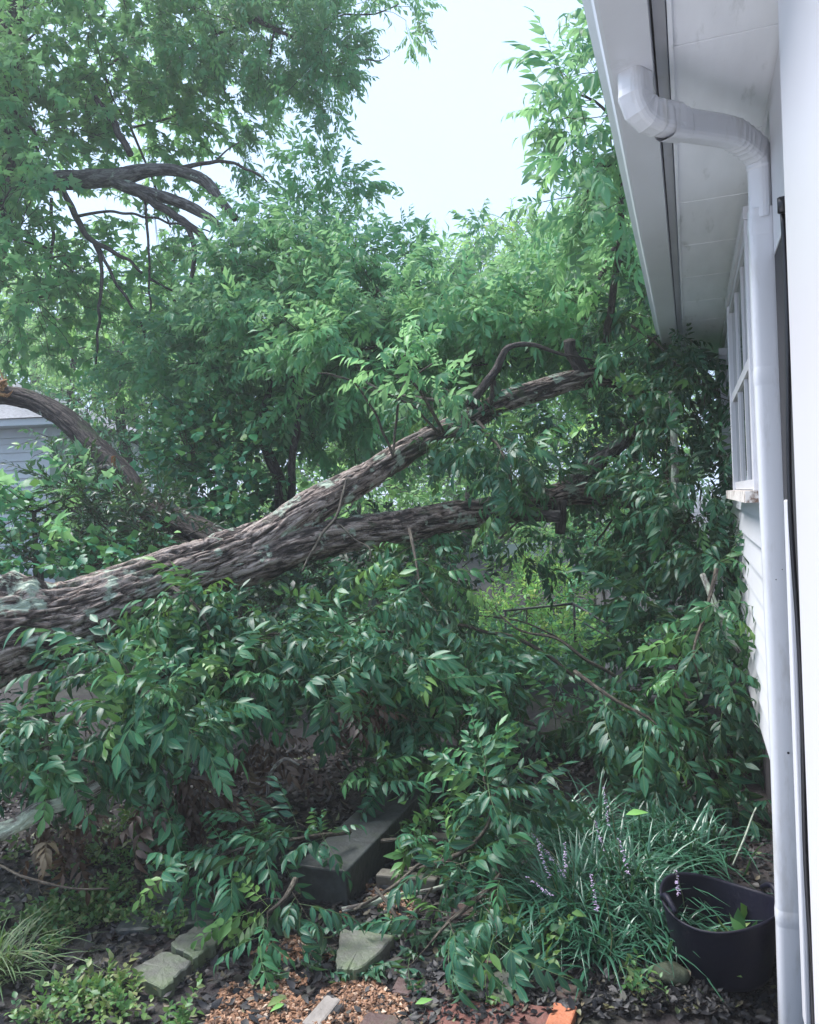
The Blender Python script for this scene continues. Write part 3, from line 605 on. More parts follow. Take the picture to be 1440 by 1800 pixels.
build(g, 'wall', 'white_siding', nb, smooth=False)
g = Geo(); obox(g, nbp(-.06, -.05, 1.6), ax, ay, [0, 0, 1], .16, .03, 3.2); build(g, 'corner_board', 'white_trim', nb, smooth=False)
g = Geo(); obox(g, nbp(-3.3, -.25, 3.33), ax, ay, [0, 0, 1], 7.5, .5, .12); obox(g, nbp(-3.3, -.03, 3.18), ax, ay, [0, 0, 1], 7.2, .04, .17); build(g, 'eave', 'white_trim', nb, smooth=False)
g = Geo(); g.add([nbp(-7, -.55, 3.4), nbp(.45, -.55, 3.4), nbp(-2.8, 3, 5.0), nbp(-7, 3, 5.0), nbp(.45, 6.5, 3.4), nbp(-7, 6.5, 3.4)], quads=[[0, 1, 2, 3], [3, 2, 4, 5]], tris=[[1, 4, 2]]); build(g, 'roof', 'shingle', nb, smooth=False)
# ------------------------------------------------------------------ the fallen tree
ft = thing('fallen_tree', P(250, 1040, 4.5)*[1, 1, 0], 'big fallen pecan tree with furrowed lichened trunk leaning across the yard onto the eaves', 'tree')
g = Geo()
tr_pts = np.array([[*P(u, v, d), r] for u, v, d, r in [(-560, 1425, 3.45, .34), (-420, 1335, 3.58, .30), (-260, 1240, 3.75, .265), (-120, 1170, 3.9, .255), (0, 1120, 4.05, .235), (100, 1097, 4.2, .205), (200, 1060, 4.4, .185), (300, 1020, 4.6, .172), (400, 985, 4.85, .165), (470, 955, 5.0, .15), (540, 915, 5.1, .125)]])
s = spline(tr_pts, .012)
knot = P(38, 1100, 4.1)
ks = np.argmin(((s[:, :3]-knot)**2).sum(1)); sl_arc = np.concatenate([[0], np.cumsum(np.linalg.norm(np.diff(s[:, :3], axis=0), axis=1))])[ks]
_t, _u, _b = frames(s[:, :3]); kd = norm(np.array([0, 0, 1.]) - .35*CF - .2*CR); th0 = math.atan2(kd@_b[ks], kd@_u[ks])
def knob(sa, th): return .11*np.exp(-((sa-sl_arc)/.15)**2 - (((th-th0+math.pi) % (2*math.pi)-math.pi)/.42)**2)*(.85+.15*np.sin(sa*40+th*9))
tube(g, s[:, :3], s[:, 3], 190, rough=.030, big=.09, seed=2.0, lump=knob)
trunk = build(g, 'trunk', 'pecan_bark', ft)
def limb_part(pts, sides, rough, mat='pecan_bark', name='limb', step=.02, big=.08, parent=ft, jit=0.0):
    g = Geo(); s = limb(g, pts, sides, step, rough, big, jit); build(g, name, mat, parent); return s[:, :3]
SP = [s[:, :3]]
SP.append(limb_part([(430, 968, 4.9, .12), (500, 925, 5.0, .118), (560, 885, 5.1, .108), (640, 840, 5.3, .092), (720, 790, 5.5, .085), (800, 752, 5.7, .08), (880, 708, 5.9, .077), (960, 682, 6.1, .075), (1030, 664, 6.25, .072), (1090, 672, 6.4, .06), (1150, 715, 6.5, .04)], 120, .02))
SP.append(limb_part([(400, 1005, 4.8, .12), (470, 985, 4.9, .115), (540, 958, 5.0, .112), (620, 938, 5.15, .11), (700, 926, 5.3, .107), (800, 908, 5.5, .10), (900, 893, 5.65, .092), (960, 878, 5.8, .10), (1010, 866, 5.9, .085), (1090, 878, 6.1, .055), (1170, 900, 6.2, .03)], 120, .02))
SP.append(limb_part([(980, 872, 5.85, .075), (1030, 830, 6.0, .07), (1080, 790, 6.15, .06), (1130, 745, 6.25, .045), (1170, 690, 6.35, .03)], 60, .012, 'grey_bark', 'branch'))
limb_part([(860, 912, 5.5, .05), (920, 906, 5.45, .043), (985, 908, 5.4, .04)], 40, .008, 'grey_bark', 'branch')
limb_part([(985, 880, 5.7, .045), (986, 910, 5.68, .04), (984, 938, 5.66, .034)], 40, .006, 'dark_bark', 'branch')
limb_part([(1026, 672, 6.25, .06), (1020, 645, 6.2, .052), (1005, 622, 6.15, .045), (1001, 598, 6.1, .042)], 40, .01, 'dark_bark', 'branch')
SP.append(limb_part([(825, 712, 5.75, .035), (850, 680, 5.72, .034), (872, 650, 5.7, .03), (893, 612, 5.7, .022), (935, 606, 5.75, .016), (985, 622, 5.8, .012), (1040, 632, 5.9, .007)], 16, .003, 'dark_bark', 'branch'))
limb_part([(862, 712, 5.8, .03), (868, 685, 5.78, .026), (864, 660, 5.76, .02)], 16, .003, 'dark_bark', 'branch')
for pts in ([(607, 838, 5.1, .008), (602, 870, 5.0, .009), (590, 912, 4.9, .010), (560, 950, 4.8, .008), (530, 1005, 4.7, .006)], [(588, 915, 4.9, .007), (620, 945, 4.85, .006), (650, 962, 4.8, .006), (650, 985, 4.78, .004)],
            [(690, 800, 5.3, .009), (640, 690, 5.2, .008), (590, 660, 5.15, .007), (560, 655, 5.1, .004)], [(770, 760, 5.5, .010), (735, 725, 5.4, .009), (700, 700, 5.3, .008), (640, 680, 5.2, .006)],
            [(690, 805, 5.3, .008), (700, 720, 5.2, .009), (712, 680, 5.2, .007), (760, 640, 5.2, .005)], [(800, 1098, 4.8, .009), (900, 1120, 4.8, .012), (960, 1150, 4.75, .012), (1010, 1190, 4.7, .010)],
            [(880, 1080, 4.9, .006), (915, 1108, 4.8, .007), (970, 1120, 4.7, .009), (1020, 1150, 4.6, .010), (1080, 1190, 4.6, .010)]):
    limb_part(pts, 7, 0, 'twig_bark', 'branch', jit=.012)
SP[0] = SP[0][SP[0] @ CR > (P(-60, 1140, 3.95) @ CR)]; spine = np.vstack(SP)
LB = spine
# crown, three bodies of foliage with their boughs
def crown(parent, kind, mat, blobs, scale, dens=1.0, bias=(0, 0, .3), tone=.45, spine=None, bark='twig_bark', zmin=None):
    lf = Geo(); spread_boughs(lf, parent, kind, blobs, scale, dens, bias, tone, spine, bark, zmin); build(lf, 'foliage', mat, parent)
# over the trunk, towards the eaves
crown(ft, 'pecan1', 'pecan_leaf_lit', [(620, 620, 7.2, 130, 90, .8), (760, 580, 7.4, 130, 90, .8), (900, 570, 7.4, 120, 90, .8), (1040, 560, 7.0, 110, 120, .8), (620, 525, 8.2, 120, 80, .9), (520, 430, 8.6, 90, 80, .8),
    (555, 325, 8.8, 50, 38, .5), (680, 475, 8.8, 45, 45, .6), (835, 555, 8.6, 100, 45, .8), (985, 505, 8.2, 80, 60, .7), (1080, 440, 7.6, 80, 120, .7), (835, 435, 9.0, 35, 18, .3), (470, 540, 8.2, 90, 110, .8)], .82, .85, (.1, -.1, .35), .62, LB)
# against the house
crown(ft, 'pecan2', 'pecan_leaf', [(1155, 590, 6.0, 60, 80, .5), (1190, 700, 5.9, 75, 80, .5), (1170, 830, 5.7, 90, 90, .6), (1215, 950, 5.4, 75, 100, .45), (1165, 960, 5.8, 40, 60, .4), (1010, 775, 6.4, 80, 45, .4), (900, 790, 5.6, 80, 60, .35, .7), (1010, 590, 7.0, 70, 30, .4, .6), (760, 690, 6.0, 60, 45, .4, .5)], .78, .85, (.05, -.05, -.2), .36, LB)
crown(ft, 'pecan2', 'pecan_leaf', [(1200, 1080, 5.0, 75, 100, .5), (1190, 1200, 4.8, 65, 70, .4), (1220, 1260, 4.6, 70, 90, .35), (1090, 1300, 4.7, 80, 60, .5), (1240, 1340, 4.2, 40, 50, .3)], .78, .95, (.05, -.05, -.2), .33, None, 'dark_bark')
# the spray that stands up against the sky beside the gutter
SPR = limb_part([(1062, 655, 6.3, .03), (1070, 560, 6.1, .028), (1088, 450, 5.8, .024), (1092, 330, 5.5, .02), (1085, 220, 5.3, .015), (1075, 120, 5.2, .009), (1062, 40, 5.2, .005)], 10, 0, 'dark_bark', 'branch', jit=.02)
crown(ft, 'pecan2', 'pecan_leaf_lit', [(1070, 200, 5.2, 55, 90, .35), (1040, 290, 5.3, 50, 40, .3), (1100, 330, 5.4, 45, 80, .35), (1060, 80, 5.2, 20, 40, .2), (1015, 165, 5.2, 50, 30, .2, .9), (1030, 345, 5.5, 35, 20, .2), (1120, 460, 5.8, 45, 70, .4)], .86, .9, (-.35, -.1, .2), .45, SPR)
# under and around the trunk
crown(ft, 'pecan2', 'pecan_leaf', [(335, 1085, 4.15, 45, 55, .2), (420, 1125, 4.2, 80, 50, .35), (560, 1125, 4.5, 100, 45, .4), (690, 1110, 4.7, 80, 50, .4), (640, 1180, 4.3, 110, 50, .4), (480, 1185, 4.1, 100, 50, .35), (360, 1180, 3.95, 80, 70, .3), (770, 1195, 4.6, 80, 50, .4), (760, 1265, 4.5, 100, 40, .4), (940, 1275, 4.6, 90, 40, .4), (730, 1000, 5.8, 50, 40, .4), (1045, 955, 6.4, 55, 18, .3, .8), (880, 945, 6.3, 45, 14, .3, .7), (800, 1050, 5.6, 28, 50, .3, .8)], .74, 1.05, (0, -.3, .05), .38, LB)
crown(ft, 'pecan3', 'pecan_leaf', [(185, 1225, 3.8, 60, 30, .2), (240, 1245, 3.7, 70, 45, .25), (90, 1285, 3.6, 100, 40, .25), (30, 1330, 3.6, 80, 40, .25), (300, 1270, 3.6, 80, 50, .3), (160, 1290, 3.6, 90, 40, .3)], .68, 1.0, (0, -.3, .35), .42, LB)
# ------------------------------------------------------------------ the bent, broken trunk behind
bt = thing('bent_tree', P(330, 930, 6.4)*[1, 1, 0], 'bent brown trunk with torn orange end arching down behind the fallen tree', 'trunk')
limb_part([(-60, 690, 6.9, .085), (0, 694, 6.85, .08), (60, 705, 6.8, .082), (120, 740, 6.7, .09), (170, 790, 6.6, .098), (215, 835, 6.5, .10), (250, 880, 6.4, .10), (300, 915, 6.3, .13), (360, 945, 6.2, .13), (420, 980, 6.1, .13)], 90, .014, 'brown_bark', 'stem', parent=bt)
g = Geo(); obox(g, P(199, 818, 6.35), CR + .1*CU, CF, CU, .03, .03, .15, .004); build(g, 'torn_strip', 'torn_wood', bt, smooth=False)
g = Geo()
for k in range(26):
    c = P(rng.uniform(-14, 14), rng.uniform(672, 700), 6.72+rng.uniform(-.05, .1)); sticks(g, c[None], (c + norm(rng.normal(0, 1, 3)+[.5, -1, .6])*rng.uniform(.05, .14))[None], .02, .003)
build(g, 'torn_end', 'torn_wood', bt)
limb_part([(205, 830, 6.35, .03), (188, 822, 6.3, .03), (172, 826, 6.25, .028)], 20, .004, 'grey_bark', 'stub', parent=bt)
# ------------------------------------------------------------------ the big standing tree, upper left
mt = thing('shade_tree', P(5, 1000, 9.0)*[1, 1, 0], 'tall leafy shade tree with a mossy horizontal limb and drooping branches', 'tree')
MS = [limb_part([(-135, 1230, 9.6, .33), (-110, 1000, 9.6, .26), (-60, 650, 9.6, .22), (0, 330, 9.6, .19), (18, 120, 9.6, .17), (30, -150, 9.6, .14)], 60, .016, 'dark_bark', 'trunk', parent=mt, step=.05)]
for pts, r_ in (([(-30, 345, 9.4, .13), (55, 322, 9.1, .11), (130, 316, 9.0, .105), (205, 312, 8.9, .10), (260, 300, 8.8, .075), (310, 300, 8.7, .06), (360, 318, 8.6, .06), (385, 350, 8.5, .05), (415, 385, 8.4, .035)], 1),
                ([(200, 318, 8.9, .07), (240, 334, 8.8, .07), (300, 350, 8.7, .06), (350, 372, 8.6, .055), (390, 402, 8.5, .045)], 1), ([(230, 330, 8.8, .05), (280, 362, 8.7, .045), (330, 392, 8.6, .04), (362, 425, 8.5, .032), (388, 470, 8.4, .025), (392, 540, 8.4, .024), (388, 625, 8.4, .022)], 0),
                ([(110, 335, 9.0, .035), (135, 385, 8.9, .035), (165, 425, 8.8, .03), (215, 450, 8.7, .02), (250, 480, 8.6, .014)], 0), ([(165, 425, 8.8, .022), (180, 480, 8.7, .02), (172, 560, 8.7, .016), (168, 640, 8.7, .01)], 0), ([(170, 430, 8.8, .02), (205, 500, 8.7, .017), (240, 550, 8.7, .013), (270, 640, 8.7, .008)], 0),
                ([(255, 350, 8.8, .016), (262, 430, 8.7, .014), (264, 520, 8.7, .011), (262, 620, 8.6, .007)], 0), ([(90, 350, 9.0, .02), (92, 430, 8.9, .018), (80, 520, 8.9, .012)], 0), ([(330, 390, 8.6, .03), (340, 440, 8.5, .026), (336, 500, 8.5, .018)], 0),
                ([(228, 272, 8.9, .04), (205, 225, 9.0, .04), (178, 185, 9.0, .035), (160, 150, 9.1, .02)], 0), ([(300, 300, 8.7, .03), (380, 285, 8.6, .02), (440, 300, 8.5, .014), (470, 320, 8.4, .008)], 0), ([(130, 380, 8.9, .018), (200, 372, 8.8, .015), (300, 390, 8.6, .012), (370, 410, 8.5, .007)], 0),
                ([(450, 30, 9.2, .03), (480, 50, 9.2, .025), (520, 70, 9.2, .014), (560, 90, 9.2, .007)], 0), ([(640, 108, 8.8, .007), (665, 106, 8.8, .006), (684, 95, 8.8, .003)], 0)):
    MS.append(limb_part(pts, 36 if r_ else 9, .012 if r_ else 0, 'grey_bark' if r_ else 'dark_bark', 'limb' if r_ else 'branch', parent=mt, step=.04, jit=0 if r_ else .02))
MSP = np.vstack(MS)
crown(mt, 'maple', 'maple_leaf', [(60, 60, 9.2, 130, 120, 1.), (60, 230, 9.0, 120, 100, .9), (230, 90, 9.6, 140, 120, 1.), (230, 225, 9.9, 120, 55, .7), (20, 420, 8.6, 80, 100, .7), (40, 540, 8.4, 90, 90, .7), (130, 480, 9.4, 110, 100, .8, .7), (330, 520, 9.6, 110, 90, .8, .7), (250, 580, 9.6, 110, 80, .8, .7), (20, 330, 8.2, 60, 40, .4), (330, 195, 10.0, 80, 60, .7), (-60, 150, 8.8, 110, 220, 1.), (300, 400, 10.2, 120, 90, .6, .5)], 1.0, 1.0, (0, 0, .1), .45, MSP, 'dark_bark')
crown(mt, 'pecan1', 'pecan_leaf_lit', [(380, 60, 9.6, 120, 110, 1.), (500, 50, 9.4, 110, 90, .8), (570, 55, 9.2, 60, 75, .5), (545, 150, 9.2, 55, 55, .4), (400, 180, 9.8, 60, 50, .5, .8), (470, 120, 9.5, 60, 70, .5, .5), (605, 25, 9.0, 40, 50, .4), (700, 8, 9.0, 28, 22, .25), (330, -60, 9.4, 300, 70, .8), (420, 250, 9.2, 40, 30, .3, .6)], .74, .52, (.2, 0, -.15), .5, MSP, 'dark_bark')
# ------------------------------------------------------------------ smaller trees and shrubs behind
def sapling(name, label, stem, blobs, kind, mat, scale, dens, tone=.5, group=None, bark='dark_bark', bias=(0, 0, .2), cat='tree', sides=12):
    t = thing(name, P(*stem[0][:3]), label, cat, group); sp = limb_part(stem, sides, .006 if sides > 10 else 0, bark, 'trunk', parent=t, step=.05, jit=.015)
    lf = Geo(); spread_boughs(lf, t, kind, blobs, scale, dens, bias, tone, sp, bark); build(lf, 'crown', mat, t); return t
sapling('slender_tree', 'slender dark-stemmed tree with crooked grey base standing behind the fork of the fallen tree', [(490, 925, 7.8, .07), (492, 850, 7.8, .06), (468, 790, 7.8, .05), (462, 740, 7.9, .04), (480, 640, 8., .03), (490, 520, 8., .02)], [(430, 620, 8.4, 120, 90, .7), (330, 640, 8.8, 110, 80, .7), (560, 700, 8.4, 110, 90, .7), (620, 760, 8.2, 90, 70, .6)], 'pecan1', 'pecan_leaf_lit', .8, .75, .45)
sapling('slender_tree', 'thin forked sapling with a dark wavy stem just right of the crooked grey-based tree', [(510, 880, 7.5, .04), (515, 800, 7.5, .035), (526, 730, 7.5, .032), (528, 700, 7.5, .03), (508, 640, 7.5, .025), (492, 590, 7.5, .02), (495, 540, 7.5, .014)], [(540, 610, 7.8, 70, 60, .4, .7), (700, 650, 7.6, 90, 60, .5, .6), (590, 540, 7.8, 90, 60, .5, .7), (860, 640, 7.4, 80, 60, .5, .6)], 'pecan1', 'pecan_leaf_lit', .8, .7, .5)
far_specs = [
 ('dark green tree standing beside the corner of the neighbouring house', 215, 13, .9, 'vine_leaf', [(190, 760, 13, 80, 60, 1.), (230, 840, 12.5, 80, 60, .9), (150, 700, 13.5, 60, 40, .8)]),
 ('yellow-green broad tree rising behind the neighbouring roof', 130, 15, 1.0, 'far_leaf', [(100, 560, 16, 130, 110, 1.6), (220, 620, 15, 110, 90, 1.3), (60, 640, 19, 90, 70, 1.2)]),
 ('dense tree behind the vine mound with thin dark trunk', 330, 15, .9, 'far_leaf', [(330, 600, 15, 130, 110, 1.4), (420, 700, 14, 110, 90, 1.2), (260, 720, 14, 90, 70, 1.)]),
 ('bright green tree seen through the fork of the fallen trunk', 620, 14, .9, 'far_leaf', [(560, 650, 15, 140, 110, 1.4), (660, 740, 14, 130, 100, 1.2), (520, 790, 13, 90, 60, .9)]),
 ('pale green tree behind the middle of the upper limb', 820, 15, .9, 'far_leaf', [(800, 580, 15, 140, 120, 1.4), (900, 690, 14, 130, 90, 1.2), (780, 800, 13, 110, 60, .9), (640, 860, 12, 90, 40, .8)]),
 ('yellowish tree behind the stub of the upper limb', 1040, 15, .9, 'sunny_leaf', [(1000, 540, 15, 130, 100, 1.4), (1090, 650, 14, 110, 100, 1.2), (960, 440, 16, 130, 60, 1.2), (1080, 790, 12, 90, 60, .8)]),
]
for lab, u, d, tn, mat, bl in far_specs:
    sapling('garden_tree', lab, [(u, 960, d+.6, .13), (u+8, 820, d+.6, .1), (u-6, 700, d+.6, .07), (u+10, 560, d+.6, .04)], bl, 'oval', mat, 1.5, .85, .5, 'trees beyond the yard')
back = [(-150, 470, 26, 170), (60, 560, 30, 130), (230, 600, 27, 130), (400, 560, 29, 150), (590, 580, 26, 150), (760, 560, 30, 140), (930, 540, 27, 150), (1110, 560, 29, 140), (1290, 500, 27, 150)]
back_lab = ['leafy tree far behind the neighbouring house', 'round tree far off above the neighbouring roof ridge', 'distant tree showing through the drooping branches', 'distant tree far behind the slender crooked tree', 'distant tree far behind the wavy-stemmed sapling', 'distant tree below the low dip in the skyline', 'distant tree far behind the branch stub', 'distant tree ending near the far end of the eaves', 'distant tree hidden behind the white house end']
for (u, v, d, r), lab in zip(back, back_lab):
    sapling('distant_tree', lab, [(u, 930, d, .3), (u+6, 800, d, .22), (u, v, d, .1)], [(u, v, d, r, r*.8, 3.), (u+rng.uniform(-60, 60), v+r*.9, d-1.5, r*.9, r*.6, 2.5), (u+rng.uniform(-40, 40), v+r*1.7, d-2.5, r, r*.6, 2.)], 'oval', 'far_leaf', 3.0, 1.0, .5, 'distant trees', sides=8)
def bush(name, label, blobs, kind, mat, scale, dens, tone=.5, bias=(0, 0, .5), cat='shrub', group=None, bark='twig_bark', root=None):
    u, v, d = blobs[0][:3]; c = P(u, v, d); base = np.array([c[0], c[1], float(ground_h(c[0], c[1]))])
    t = thing(name, base, label, cat, group); lf, br = Geo(), Geo()
    st = spline(np.array([[*base, .03], [*(base+(c-base)*.5+rng.normal(0, .05, 3)), .025], [*c, .015]]), .08); tube(br, st[:, :3], st[:, 3], 7)
    build(br, 'stem', bark, t); spread_boughs(lf, t, kind, blobs, scale, dens, bias, tone, st[:, :3], bark, base[2]+.05); build(lf, 'foliage', mat, t); return t
# vine mound: large leaves hanging over each other
vm = bush('vine_mound', 'mound of broad-leaved vine draped over undergrowth between the bent trunk and the fork', [(390, 850, 7.6, 100, 110, .5), (330, 800, 7.8, 80, 90, .5), (440, 900, 7.3, 60, 60, .4), (400, 760, 8.0, 100, 60, .5)], 'vine', 'vine_leaf', .85, 1.5, .5, tuple(-.8*CF+[0, 0, .2]), 'vine')
bush('leafy_shrub', 'light green maple-leaved shrub in front of the neighbouring house wall', [(60, 900, 5.6, 80, 50, .4), (10, 870, 5.7, 40, 30, .3), (140, 870, 5.6, 40, 40, .3), (80, 940, 5.4, 60, 50, .3)], 'maple', 'pecan_leaf_lit', .95, .8, .55, tuple(-.3*CF+[0, 0, .3]))
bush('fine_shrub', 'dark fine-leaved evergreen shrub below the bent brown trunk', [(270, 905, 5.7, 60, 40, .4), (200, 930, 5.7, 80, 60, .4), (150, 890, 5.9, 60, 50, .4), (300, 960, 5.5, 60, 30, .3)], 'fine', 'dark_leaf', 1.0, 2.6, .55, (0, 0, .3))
bush('ivy_bank', 'low bank of glossy round-leaved creeper along the top of the fallen trunk base', [(70, 990, 5.2, 110, 50, .4), (180, 990, 5.2, 80, 40, .35), (10, 960, 5.4, 60, 60, .4), (270, 985, 5.2, 60, 30, .3)], 'vine', 'vine_leaf', .6, 1.2, .45, tuple(-.5*CF+[0, 0, .5]), 'creeper')
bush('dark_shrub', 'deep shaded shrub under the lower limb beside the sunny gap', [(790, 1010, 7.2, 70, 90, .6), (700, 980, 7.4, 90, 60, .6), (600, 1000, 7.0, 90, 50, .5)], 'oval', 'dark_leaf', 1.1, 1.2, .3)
bush('sunny_shrub', 'bright yellow-green shrub in the open gap behind the iron handrail', [(930, 1045, 11.5, 70, 45, .7), (870, 1075, 11., 45, 24, .5), (990, 1070, 11.2, 50, 40, .6)], 'oval', 'sunny_leaf', 1.15, .9, .5)
bush('sunny_shrub', 'taller sunlit shrub touched with orange, topmost in the open gap', [(920, 1000, 13.0, 45, 30, .6), (960, 1005, 13.5, 50, 24, .6)], 'oval', 'sunny_leaf', 1.0, 1.1, .8)
bush('sunny_shrub', 'mid-green shrub in the gap beside the house foliage', [(1060, 1030, 11, 70, 80, .7), (1080, 950, 12, 70, 50, .7)], 'oval', 'vine_leaf', 1.3, 1.0, .5)
bush('low_plant', 'low lime-green plant growing beneath the handrail slope', [(1060, 1150, 8.2, 50, 26, .4), (980, 1120, 8.6, 60, 26, .4), (830, 1080, 9, 50, 22, .4)], 'oval', 'sunny_leaf', .8, 1.3, .5, cat='plant')
g = Geo(); c = P(905, 968, 13.2); obox(g, c, ax, ay, [0, 0, 1], 1.0, .1, .22); tag(build(g, 'garden_wall', 'pale_wall', smooth=False), 'pale garden wall far off, just visible above the sunlit shrubs', 'wall')
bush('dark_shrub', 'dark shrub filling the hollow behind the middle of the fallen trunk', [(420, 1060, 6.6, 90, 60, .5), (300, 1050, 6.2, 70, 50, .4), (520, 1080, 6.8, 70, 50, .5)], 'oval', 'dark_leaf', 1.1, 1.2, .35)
g = Geo(); q = np.c_[rng.uniform(-9, 1.5, 5200), rng.uniform(6.2, 16, 5200)]; q = q[~((q[:, 0] > .1) & (q[:, 1] < 8.4))]; shoots(g, None, 'weed', np.c_[q, ground_h(q[:, 0], q[:, 1])], np.c_[rng.normal(0, .5, (len(q), 2)), np.ones(len(q))], 2.6, .55)
tag(build(g, 'ground_cover', 'vine_leaf'), 'bright green ground cover in the open yard beyond the fallen tree', 'ground cover', kind='stuff')
for lab, bl in (('dark green hedge shrub far behind the fork of the limbs', [(520, 900, 17, 110, 50, 1.), (420, 930, 17, 90, 40, 1.)]), ('pale green hedge shrub far behind the lower limb', [(720, 900, 18, 120, 50, 1.), (640, 940, 17, 90, 40, 1.)]), ('lime hedge shrub at the top of the open gap', [(880, 915, 18, 100, 45, 1.), (820, 950, 17, 90, 35, 1.)]), ('leafy hedge shrub at the back of the gap near the house', [(1040, 900, 17, 110, 55, 1.), (990, 950, 16, 90, 40, 1.), (1130, 960, 15, 80, 50, 1.)]), ('hedge shrub far off beyond the bent trunk', [(300, 930, 16, 110, 50, 1.), (200, 950, 15, 100, 45, 1.)])):
    bush('hedge_shrub', lab, bl, 'oval', 'far_leaf', 1.6, 1.2, .5, group='hedge beyond the yard')
# handrail
hr = thing('handrail', P(1010, 1130, 8.6), 'thin black iron handrail bending down beside the garden steps', 'handrail')
def bar(parent, nm, pts, r, mat='rail_iron'):
    g = Geo(); s = np.array(pts); 
    for a, b in zip(s[:-1], s[1:]): tube(g, np.linspace(a, b, 4), r, 8)
    return build(g, nm, mat, parent)
bar(hr, 'rail', [P(885, 1074, 9.4), P(1008, 1061, 8.6), P(1092, 1112, 8.0)], .014)
bar(hr, 'lower_rail', [P(1008, 1085, 8.6), P(1085, 1128, 8.05)], .009)
for u, v, d in ((1009, 1062, 8.6), (888, 1075, 9.38), (1090, 1112, 8.02)):
    p = P(u, v, d); bar(hr, 'post', [p, [p[0], p[1], float(ground_h(p[0], p[1]))-.02]], .014)
# stone steps
g = Geo(); c = P(1120, 1215, 5.9)
st = thing('stone_steps', [c[0], c[1], 0], 'weathered grey stone steps behind the hanging leaves near the house', 'steps')
for k, (dz, dd) in enumerate(((.0, 0), (.13, .28), (.26, .56))):
    g = Geo(); obox(g, [c[0]+.02*k, c[1]+dd, .07+dz], [1, .05, 0], [-.05, 1, 0], [0, 0, 1], .55, .3, .128, .006); build(g, 'step', 'step_stone', st, smooth=False, bevel=.012)
# ------------------------------------------------------------------ ground things: slabs, bricks, timbers
def slab(name, label, pix, z, th, mat, cat, group=None, wob=.0):
    c0_ = np.array([Gp(u, v, z) for u, v in pix]); m = len(c0_); top = []
    for k in range(m):                       # worn, chipped edges
        for t_ in np.linspace(.06, .94, 9): top.append(c0_[k]*(1-t_) + c0_[(k+1) % m]*t_ + np.append(rng.normal(0, .0035, 2), rng.normal(0, .0012)))
    top = np.array(top); n = len(top); mid = top.mean(0); ins = mid + (top-mid)*.94; ins[:, 2] += .004; bot = mid + (top-mid)*1.02; bot[:, 2] = z - th
    if np.cross(top[9]-top[0], top[18]-top[0])[2] < 0: top, ins, bot = top[::-1], ins[::-1], bot[::-1]
    g = Geo(); k = np.arange(n); k1 = (k+1) % n
    g.add(np.vstack([top, bot, ins, mid + [0, 0, .004]]), quads=np.vstack([np.stack([n+k, n+k1, k1, k], -1), np.stack([k, k1, 2*n+k1, 2*n+k], -1)]), tris=np.stack([2*n+k, 2*n+k1, np.full(n, 3*n)], -1))
    o = build(g, name, mat, smooth=False)
    return tag(o, label, cat, group)
G1 = 'mossy paving slabs'
slab('paving_slab', 'mossy green slab with a thin crack, beside the orange chips', [(297, 1660), (347, 1612), (430, 1600), (415, 1640), (345, 1690)][:1] + [(356, 1618), (424, 1622), (345, 1686)], .045, .06, 'slab_stone', 'slab', G1)
slab('paving_slab', 'mossy slab lying lowest, nearest the weeds', [(230, 1705), (290, 1672), (340, 1690), (285, 1742)], .04, .06, 'slab_stone', 'slab', G1)
slab('paving_slab', 'stained slab with a raised dark edge beside the fallen leaves', [(590, 1702), (598, 1632), (698, 1645), (632, 1706)], .06, .075, 'slab_stone', 'slab', G1)
slab('paving_slab', 'wide dark flagstone half buried in soil', [(200, 1640), (260, 1540), (400, 1560), (380, 1620)], .022, .05, 'slab_dark', 'slab', G1)
slab('paving_slab', 'grey-green slab under the broken branch on the brick path', [(785, 1735), (830, 1700), (920, 1712), (895, 1760)], .035, .05, 'slab_stone', 'slab', G1)
def beam(name, label, a, b, wd, ht, mat, cat, group=None, z=None, bevel=.008):
    pa, pb = Gp(*a, z if z is not None else ht), Gp(*b, z if z is not None else ht); d = pb-pa; up = np.array([0, 0, 1.0]); sd_ = np.cross(up, norm(d)); c = (pa+pb)/2 - up*ht/2
    g = Geo(); obox(g, c, d, sd_, up, np.linalg.norm(d), wd, ht, .004); return tag(build(g, name, mat, smooth=False, bevel=bevel), label, cat, group)
beam('edging_timber', 'dark damp timber edging running diagonally away from the leafy pile', (566, 1528), (790, 1308), .22, .15, 'timber', 'timber')
beam('edging_timber', 'narrow timber rail across the leaves behind the broken branch', (700, 1463), (860, 1472), .07, .06, 'plank_wood', 'timber')
beam('edging_timber', 'short olive plank edging the patch of chips', (665, 1532), (768, 1542), .06, .07, 'plank_wood', 'timber')
beam('plank', 'weathered grey board end lying in the chips', (545, 1800), (588, 1752), .06, .03, 'grey_wood', 'plank')
GB = 'path bricks'
def brick(label, c, ang, mat, z=.035, tilt=0.0, ln=.2, wd=.092):
    p = Gp(*c, z); a = math.radians(ang); g = Geo(); obox(g, [p[0], p[1], z-.03], [math.cos(a), math.sin(a), tilt], [-math.sin(a), math.cos(a), 0], [-tilt*math.cos(a), -tilt*math.sin(a), 1], ln, wd, .06, .003)
    return tag(build(g, 'brick', mat, smooth=False, bevel=.006), label, 'brick', GB)
brick('bright orange brick in the leaf litter at the front edge', (984, 1790), 86, 'brick_orange', .032, 0, .16, .078)
brick('dark brick end touching the bright orange brick', (1000, 1741), 86, 'brick_dark', .030, 0, .075, .08)
brick('red brick at the front edge beside the bright orange one', (915, 1778), 4, 'brick', .03)
